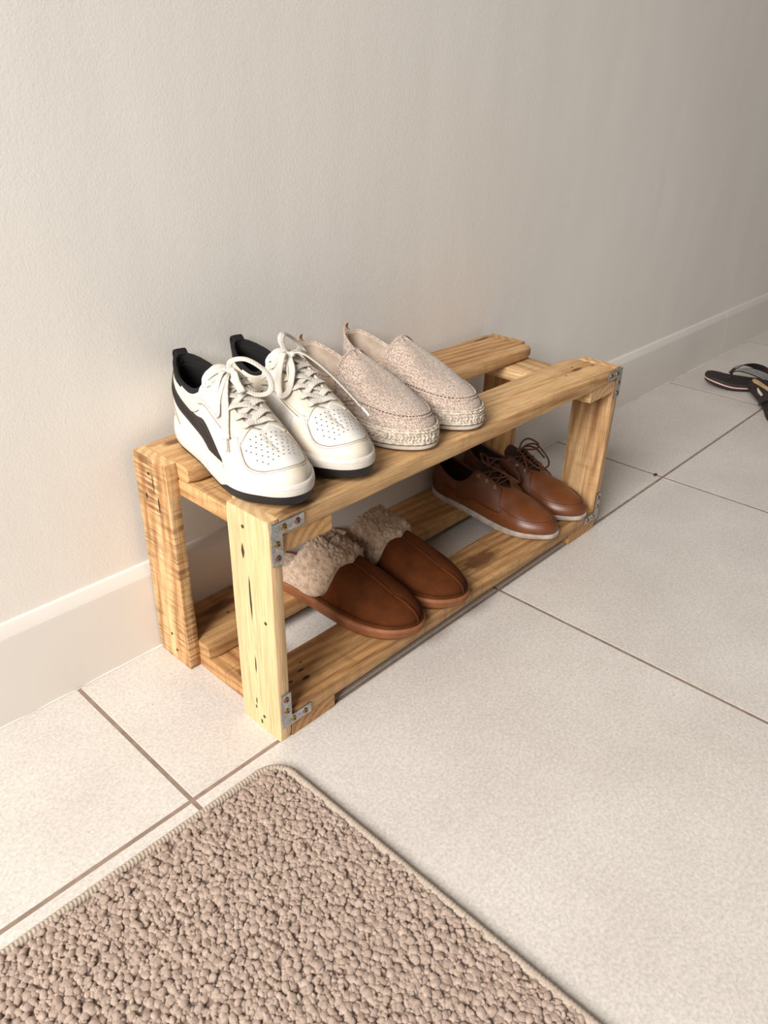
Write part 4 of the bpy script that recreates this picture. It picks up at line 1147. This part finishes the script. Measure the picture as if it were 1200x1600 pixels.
# ------------------------------------------------------------------ brown boat shoes
M['br_lea'] = mat_leather('brown_leather', srgb(96,51,24), srgb(120,67,33), srgb(80,42,20), .4, .38, 18, 620)
M['br_dark'] = mat_leather('brown_quarter_leather', srgb(82,44,22), srgb(102,57,29), srgb(84,46,24), .35, .5, 18, 620)
M['br_in'] = mat_simple('dark_brown_lining', srgb(40,20,14), srgb(54,29,20), 40, .85, 500, .2)
M['br_lace'] = mat_simple('rawhide_lace', srgb(78,44,26), srgb(102,62,38), 200, .7, 700, .3)
M['br_sole'] = mat_simple('worn_white_sole', srgb(156,142,128), srgb(188,175,162), 60, .6, 300, .3)
M['eyelet'] = mat_metal('dark_brass_eyelet', srgb(120,96,76), srgb(168,142,118), .35, 300)
def boat_shoe(loc, rz, right, label):
    side = -1 if right else 1
    lat = [(.008,0,.016, .008,0,.072, .004,.024, -.004,0,-.018),
           (.018,.022,.016, .017,.017,.071, .004,.022, -.001,.005,-.016),
           (.048,.032,.015, .045,.028,.060, .004,.016, 0,.006,-.014),
           (.082,.034,.015, .076,.031,.052, .004,.014, 0,.007,-.012),
           (.108,.036,.015, .102,.030,.063, .005,.018, .001,.009,-.014),
           (.130,.039,.015, .120,.023,.086, .006,.024, .003,.013,-.012),
           (.156,.043,.015, .144,.019,.080, .006,.021, .003,.014,-.009),
           (.182,.046,.015, .168,.014,.071, .006,.019, .003,.016,-.006),
           (.208,.047,.015, .182,0,.0655, .007,.018, .006,.020,-.001),
           (.236,.043,.015, .198,0,.0600, .008,.018, .010,.020,-.001),
           (.260,.031,.016, .214,0,.0525, .008,.018, .016,.013,-.001),
           (.277,.015,.017, .228,0,.0490, .008,.017, .020,.006,-.001),
           (.282,0,.017, .232,0,.0480, .008,.017, .022,0,-.001)]
    lat = [k[:2]+(k[2]-.0035,)+k[3:] for k in lat]
    lat = [(k[0], k[1]*0.95)+k[2:4]+(k[4]*0.975,)+k[5:] for k in lat]
    med = []
    for k, q in zip(lat, [1,1,.98,.9,.85,.85,.88,.92,.95,.98,1,1,1]):
        k = list(k); k[1] *= q; med.append(tuple(k))
    S = Upper(lat, med, side); N = S.N; N2 = 2*N
    T = empty('boat_shoe', loc, rz, label, 'shoe', 'pair of brown leather boat shoes')
    add_solid(obj('upper', S.shell('upper', 0, nw=16), M['br_lea'], T), .0022)
    add_solid(obj('lining', S.shell('lining', -.003, -5.4, 5.4, 70, 12, .04, 1.0), M['br_in'], T), .0008)
    P = S.outline(100)
    zb = lambda x: lerp_keys([(0,.001),(.03,0),(.19,0),(.29,.006)], x)
    zt = lambda x: lerp_keys([(0,.0125),(.1,.011),(.2,.011),(.29,.014)], x)
    V, Fc = sole_ring(P, [(-.004,0),(.002,.03),(.0034,.3),(.0036,.9),(.0024,1.0),(-.003,1.02)], zb, zt)
    obj('sole', mesh('sole', V, Fc, True, 45), M['br_sole'], T)
    # heel wrap
    obj('heel_patch', mesh('heel_patch', *S.overlay([(-2.4,.02),(-1.2,.02),(0,.02),(1.2,.02),(2.4,.02)], [(-2.4,.2),(-1.2,.28),(0,.30),(1.2,.28),(2.4,.2)], .0014, 40, 6)), M['br_dark'], T)
    # moc seam and apron
    seam = [(7.2,.46),(7.9,.42),(8.8,.36),(9.8,.36),(10.9,.40),(12,.43),(13.1,.40),(14.2,.36),(15.2,.36),(16.1,.42),(16.8,.46)]
    A = [(u, w-.045) for u, w in seam]; B = [(u, w+.012) for u, w in seam]
    ms = obj('moc_seam', mesh('moc_seam', *S.overlay(A, B, .0017, 110, 6)), M['br_lea'], T)
    obj('stitching', S.stitches([(u, w+.004) for u, w in seam], 52, .0022, .0006, .4).mesh('stitching'), M['br_in'], ms)
    for f in (lambda u: u, lambda u: N2-u):
        rev = f(1) > N
        def pts(l):
            l = [(f(u), w) for u, w in l]; return l[::-1] if rev else l
        q = obj('quarter', mesh('quarter', *S.overlay(pts([(3.2,.30),(4.2,.30),(5.4,.30),(6.6,.30),(7.45,.32)]), pts([(3.3,.985),(4.2,.99),(5.2,.992),(6.3,.99),(7.25,.86)]), .0024, 40, 10)), M['br_dark'], T)
        obj('stitching', S.stitches(pts([(3.4,.34),(4.2,.33),(5.4,.33),(6.6,.33),(7.3,.35)]), 34, .0019, .0004).mesh('stitching'), M['br_in'], q)
        # eyelets
        for u, w in ((5.25,.84),(5.95,.84),(6.65,.82)):
            c = S.at(f(u), w, .0027); nn = S.nrm(f(u), w); a = nn.orthogonal().normalized(); b = nn.cross(a)
            obj('eyelet', Geo().add(*tube([c+a*.0033*math.cos(k*PI/7)+b*.0033*math.sin(k*PI/7) for k in range(14)], .0010, 6, closed=True)).add([c+a*.0026*math.cos(k*PI/4)+b*.0026*math.sin(k*PI/4) for k in range(8)], [tuple(range(8))]).mesh('eyelet'), M['eyelet'], T)
        # side lace run between two side eyelets
        for (u0, u1) in ((2.3, 3.5),):
            r_ = [S.at(f(u0), .62, -.001), S.at(f(u0+.05), .62, .0018), S.at(f((u0+u1)/2), .60, .0022), S.at(f(u1-.05), .62, .0026), S.at(f(u1), .62, -.001)]
            obj('side_lace', Geo().add(*tube(catmull(r_, 20), .0013, 7)).mesh('side_lace'), M['br_lace'], T)
    # collar roll
    pts_ = [S.pos(U, 1.0) for U in np.linspace(-4.9, 4.9, 90)]
    obj('collar_roll', Geo().add(*tube(pts_, .0017, 7)).mesh('collar_roll'), M['br_dark'], T)
    Pi = [Vector((p.x, p.y*.9, p.z)) for p in P]
    V, Fc = sole_ring(Pi, [(-.006,0), (-.006,1)], lambda x: .0125, lambda x: .017); obj('insole', mesh('insole', V, Fc, True, 40), M['br_in'], T)
    # tongue
    tk = [(.190,.0575,.013,.004), (.168,.0645,.019,.006), (.146,.0735,.023,.008), (.122,.084,.025,.009), (.104,.095,.023,.007)]
    rows = catmull([(a, b, c) for a, b, c, d in tk], 20); cr = catmull([(d, 0, 0) for a, b, c, d in tk], 20)
    V = []; Fc = []; nv = 10
    for i, r_ in enumerate(rows):
        hw = r_.z*(1 if i < 17 else [.97, .88, .7][i-17])
        for j in range(nv+1):
            f = -1+2*j/nv; V.append((r_.x+.003*f*f, f*hw, r_.y-cr[i].x*f*f*1.2))
    for i in range(len(rows)-1):
        for j in range(nv): Fc.append((i*(nv+1)+j, (i+1)*(nv+1)+j, (i+1)*(nv+1)+j+1, i*(nv+1)+j+1))
    add_solid(obj('tongue', mesh('tongue', V, Fc), M['br_in'], T), .003, 0)
    # laces
    def cord(name, ctrl, n=40, r=.0018): return obj(name, Geo().add(*tube(catmull(ctrl, n), r, 7)).mesh(name), M['br_lace'], T)
    ey = [(6.65,.82),(5.95,.84),(5.25,.84)]
    for i in range(3):
        for j, fl in (((i, False),) if i == 0 else ((i-1, False), (i-1, True))):
            a = S.at(ey[i][0] if not fl else N2-ey[i][0], ey[i][1], .001); b = S.at(N2-ey[j][0] if not fl else ey[j][0], ey[j][1], .001)
            mid = (a+b)/2; mid.z = lerp_keys([(.10,.096),(.122,.0855),(.146,.075),(.168,.066),(.19,.060)], mid.x)+.004
            cord('lace_bar', [a, a*.7+mid*.3+Vector((0,0,.003)), mid, b*.7+mid*.3+Vector((0,0,.003)), b], 24)
    K = Vector((.128, 0, .092))
    s_ = side
    rel = lambda l: [K+Vector((a, b*s_, c)) for a, b, c in l]
    v0, f0 = ico(2); obj('lace_knot', Geo().add([(K.x+p[0]*.005, K.y+p[1]*.005, K.z+p[2]*.004) for p in v0], [tuple(int(q) for q in f) for f in f0]).mesh('lace_knot'), M['br_lace'], T)
    if right:
        cord('lace_loop', rel([(0,0,0),(.006,-.014,.010),(.024,-.030,.004),(.044,-.034,-.018),(.052,-.022,-.024),(.036,-.010,-.010),(.008,-.002,.0)]), 60)
        cord('lace_loop', rel([(0,0,0),(-.006,.010,.008),(-.016,.004,.014),(-.030,-.012,.010),(-.020,-.018,.006),(-.002,-.004,.0)]), 60)
        cord('lace_end', rel([(0,0,0),(.016,.006,.002),(.038,-.006,-.008),(.056,-.016,-.018)]), 40)
        cord('lace_end', rel([(0,0,0),(-.012,-.012,.006),(.006,-.032,.002),(.030,-.042,-.016)]), 40)
    else:
        cord('lace_loop', rel([(0,0,0),(.008,.016,.010),(.016,.036,.006),(.040,.040,-.014),(.056,.020,-.020),(.052,-.004,-.018),(.026,-.010,-.006),(.004,-.002,.0)]), 70)
        cord('lace_loop', rel([(0,0,0),(-.004,.014,.012),(-.002,.034,.014),(.012,.046,.004),(.016,.034,-.002),(.004,.012,.0)]), 60)
        cord('lace_end', rel([(0,0,0),(.004,.020,.004),(.012,.040,-.004),(.028,.050,-.022)]), 40)
        cord('lace_end', rel([(0,0,0),(.018,-.012,.0),(.034,-.020,-.014),(.040,-.026,-.026)]), 40)
    return T

# ------------------------------------------------------------------ flip-flops
M['ff_black'] = mat_simple('black_foam', srgb(30,20,19), srgb(44,31,29), 80, .75, 500, .25)
M['ff_pink'] = mat_simple('pink_beige_midsole', srgb(190,152,140), srgb(206,170,156), 60, .6)
M['ff_grey'] = mat_simple('grey_webbing', srgb(112,110,108), srgb(140,138,134), 400, .85, 900, .4)
M['ff_tan'] = mat_simple('tan_print', srgb(176,142,100), srgb(200,168,124), 60, .7)
M['ff_white'] = mat_simple('pale_print', srgb(206,190,176), srgb(224,210,198), 60, .7)
def flip_flop(loc, rz, tilt, right, label, print_, stripes):
    side = -1 if right else 1
    T = empty('flip_flop', loc, rz, label, 'flip-flop')
    T.rotation_euler = (tilt[0], tilt[1], rz)
    q1 = [(.0,0),(.006,.020),(.03,.034),(.07,.036),(.11,.036),(.15,.041),(.19,.047),(.225,.047),(.25,.038),(.266,.022),(.272,0)]
    la = [Vector((x, side*y, 0)) for x, y in q1]; me_ = [Vector((x, -side*y*(.86 if .05 < x < .17 else .95), 0)) for x, y in reversed(q1[1:-1])]
    P = catmull(la+me_, 90, True)
    z0 = lambda x: lerp_keys([(0,0),(.19,0),(.272,.012)], x)
    def layer(name, a, b, mat, prof):
        V, Fc = sole_ring(P, prof, lambda x: z0(x)+a, lambda x: z0(x)+b); return obj(name, mesh(name, V, Fc, True, 45), mat, T)
    layer('outsole', .0, .009, M['ff_black'], [(-.006,0),(-.001,.3),(.0005,1)])
    layer('midsole', .009, .0135, M['ff_pink'] if stripes else M['ff_black'], [(.0,0),(.0016,.15),(.0016,.85),(.0,1)])
    fb = layer('footbed', .0135, .022, M['ff_black'], [(.0005,0),(.001,.5),(-.001,.9),(-.006,1.0)])
    top = lambda x: z0(x)+.022
    # toe post and two strap arms
    tp = Vector((.205, side*-.008, 0)); tp.z = top(tp.x)
    obj('toe_post', Geo().add(*tube([tp+Vector((0,0,-.004)), tp+Vector((-.004,0,.016))], .0035, 8)).mesh('toe_post'), M['ff_black'], T)
    for sg in (1, -1):
        dx = 0 if stripes else .04
        e = Vector((.085+dx, sg*.040, top(.085)-.006))
        ct = [tp+Vector((.002,0,.014)), tp+Vector((-.022, sg*.016, .030)), Vector((.150+dx*.5, sg*.036, top(.15)+.034)), Vector((.112+dx, sg*.043, top(.11)+.020)), e]
        pts = catmull(ct, 30); ups = catmull([Vector((.3,0,1)), Vector((.3,sg*.2,1)), Vector((.1,sg*.6,.8)), Vector((0,sg*.9,.4)), Vector((0,sg*1,.2))], 30)
        wd_ = [.45+.55*min(1, k/9) for k in range(30)]
        st = obj('strap', Geo().add(*tube(pts, wd_, 12, flat=(.0125, .0017), up=[Vector(u) for u in ups])).mesh('strap'), M['ff_black'], T)
        if stripes:
            for q in (-1.5, -.5, .5, 1.5):
                pp = []
                for k in range(4, 29):
                    t = (pts[min(k+1, 29)]-pts[k-1]).normalized(); a = Vector(ups[k]); a = (a-t*a.dot(t)).normalized(); b = t.cross(a)
                    pp.append(pts[k]+b*.0048*q*wd_[k]+a*.0016)
                obj('strap_stripe', Geo().add(*tube(pp, 1, 8, flat=(.0016, .0006), up=[Vector(u) for u in ups[4:29]])).mesh('strap_stripe'), M['ff_grey'], st)
    if print_:
        def leaf(name, pts2, mat):
            V = []; Fc = []
            n = len(pts2)
            for (x, y, w) in pts2:
                d = Vector((0, 1, 0))
                V += [(x, -(y-w), top(x)+.0006), (x, -(y+w), top(x)+.0006)]
            for k in range(n-1): Fc.append((2*k, 2*k+1, 2*k+3, 2*k+2))
            return add_solid(obj(name, mesh(name, V, Fc, False), mat, fb), .0004, 1)
        leaf('printed_leaf', [(.007,.012,.003),(.016,.012,.009),(.030,.010,.011),(.046,.004,.009),(.064,-.002,.008),(.085,-.008,.007),(.110,-.012,.003)], M['ff_tan'])
        leaf('printed_leaf', [(.060,.022,.001),(.072,.025,.003),(.088,.027,.0045),(.104,.027,.004),(.118,.025,.001)], M['ff_white'])
    return T

TOP = RH+.0018
BOT = TH*2+.0006
HALF = -PI/2
def place(o, s): o.scale = (s, s, s); return o
place(sneaker((.0845, .2710, TOP), HALF-.15, True, 'white lace-up sneaker with a black side stripe, nearest the left end of the rack'), .945)
place(sneaker((.1740, .2715, TOP), HALF-.12, False, 'white lace-up sneaker without visible side stripe, between striped sneaker and beige slip-on'), .945)
place(slip_on((.2885, .2700, TOP), HALF-.09, True, 'beige tweed rope-soled slip-on shoe next to the white sneakers'), .945)
place(slip_on((.3810, .2690, TOP), HALF-.08, False, 'beige tweed rope-soled slip-on shoe farther along, beside the empty end of the top shelf'), .945)
slipper((.208, .2700, BOT), HALF+.11, True, 'brown suede slipper with fleece cuff, nearest the front left post')
slipper((.315, .2700, BOT), HALF+.09, False, 'brown suede slipper with fleece cuff, farther from the front left post')
place(boat_shoe((.612, .2680, BOT), HALF-.02, True, 'brown leather boat shoe on lower shelf, on the side of the slippers'), .98)
place(boat_shoe((.705, .2680, BOT), HALF-.02, False, 'brown leather boat shoe on lower shelf touching the right end post'), .98)
flip_flop((1.868, -.035, 0), 2.10, (0,0), False, 'black flip-flop with grey striped strap and pink midsole on the floor by the baseboard', False, True)
flip_flop((1.748, .066, .0256), .74+PI, (0,.13), False, 'black flip-flop with tan leaf print, cut off at the right edge of the photo', True, False)

# a dark crumb of dirt lying on the joint between the tiles
v0, f0 = ico(1); rr_ = random.Random(4)
cm = mesh('dirt_crumb', [(p[0]*.007*rr_.uniform(.6, 1.3), p[1]*.005*rr_.uniform(.6, 1.3), .0022+p[2]*.0022) for p in v0], [tuple(int(q) for q in f) for f in f0], False)
tag(obj('dirt_crumb', cm, mat_simple('dark_dirt', srgb(44,30,22), srgb(60,42,32), 200, .9), None, (1.068, .021, .0)), 'small dark crumb of dirt on the tile joint right of the rack', 'dirt')
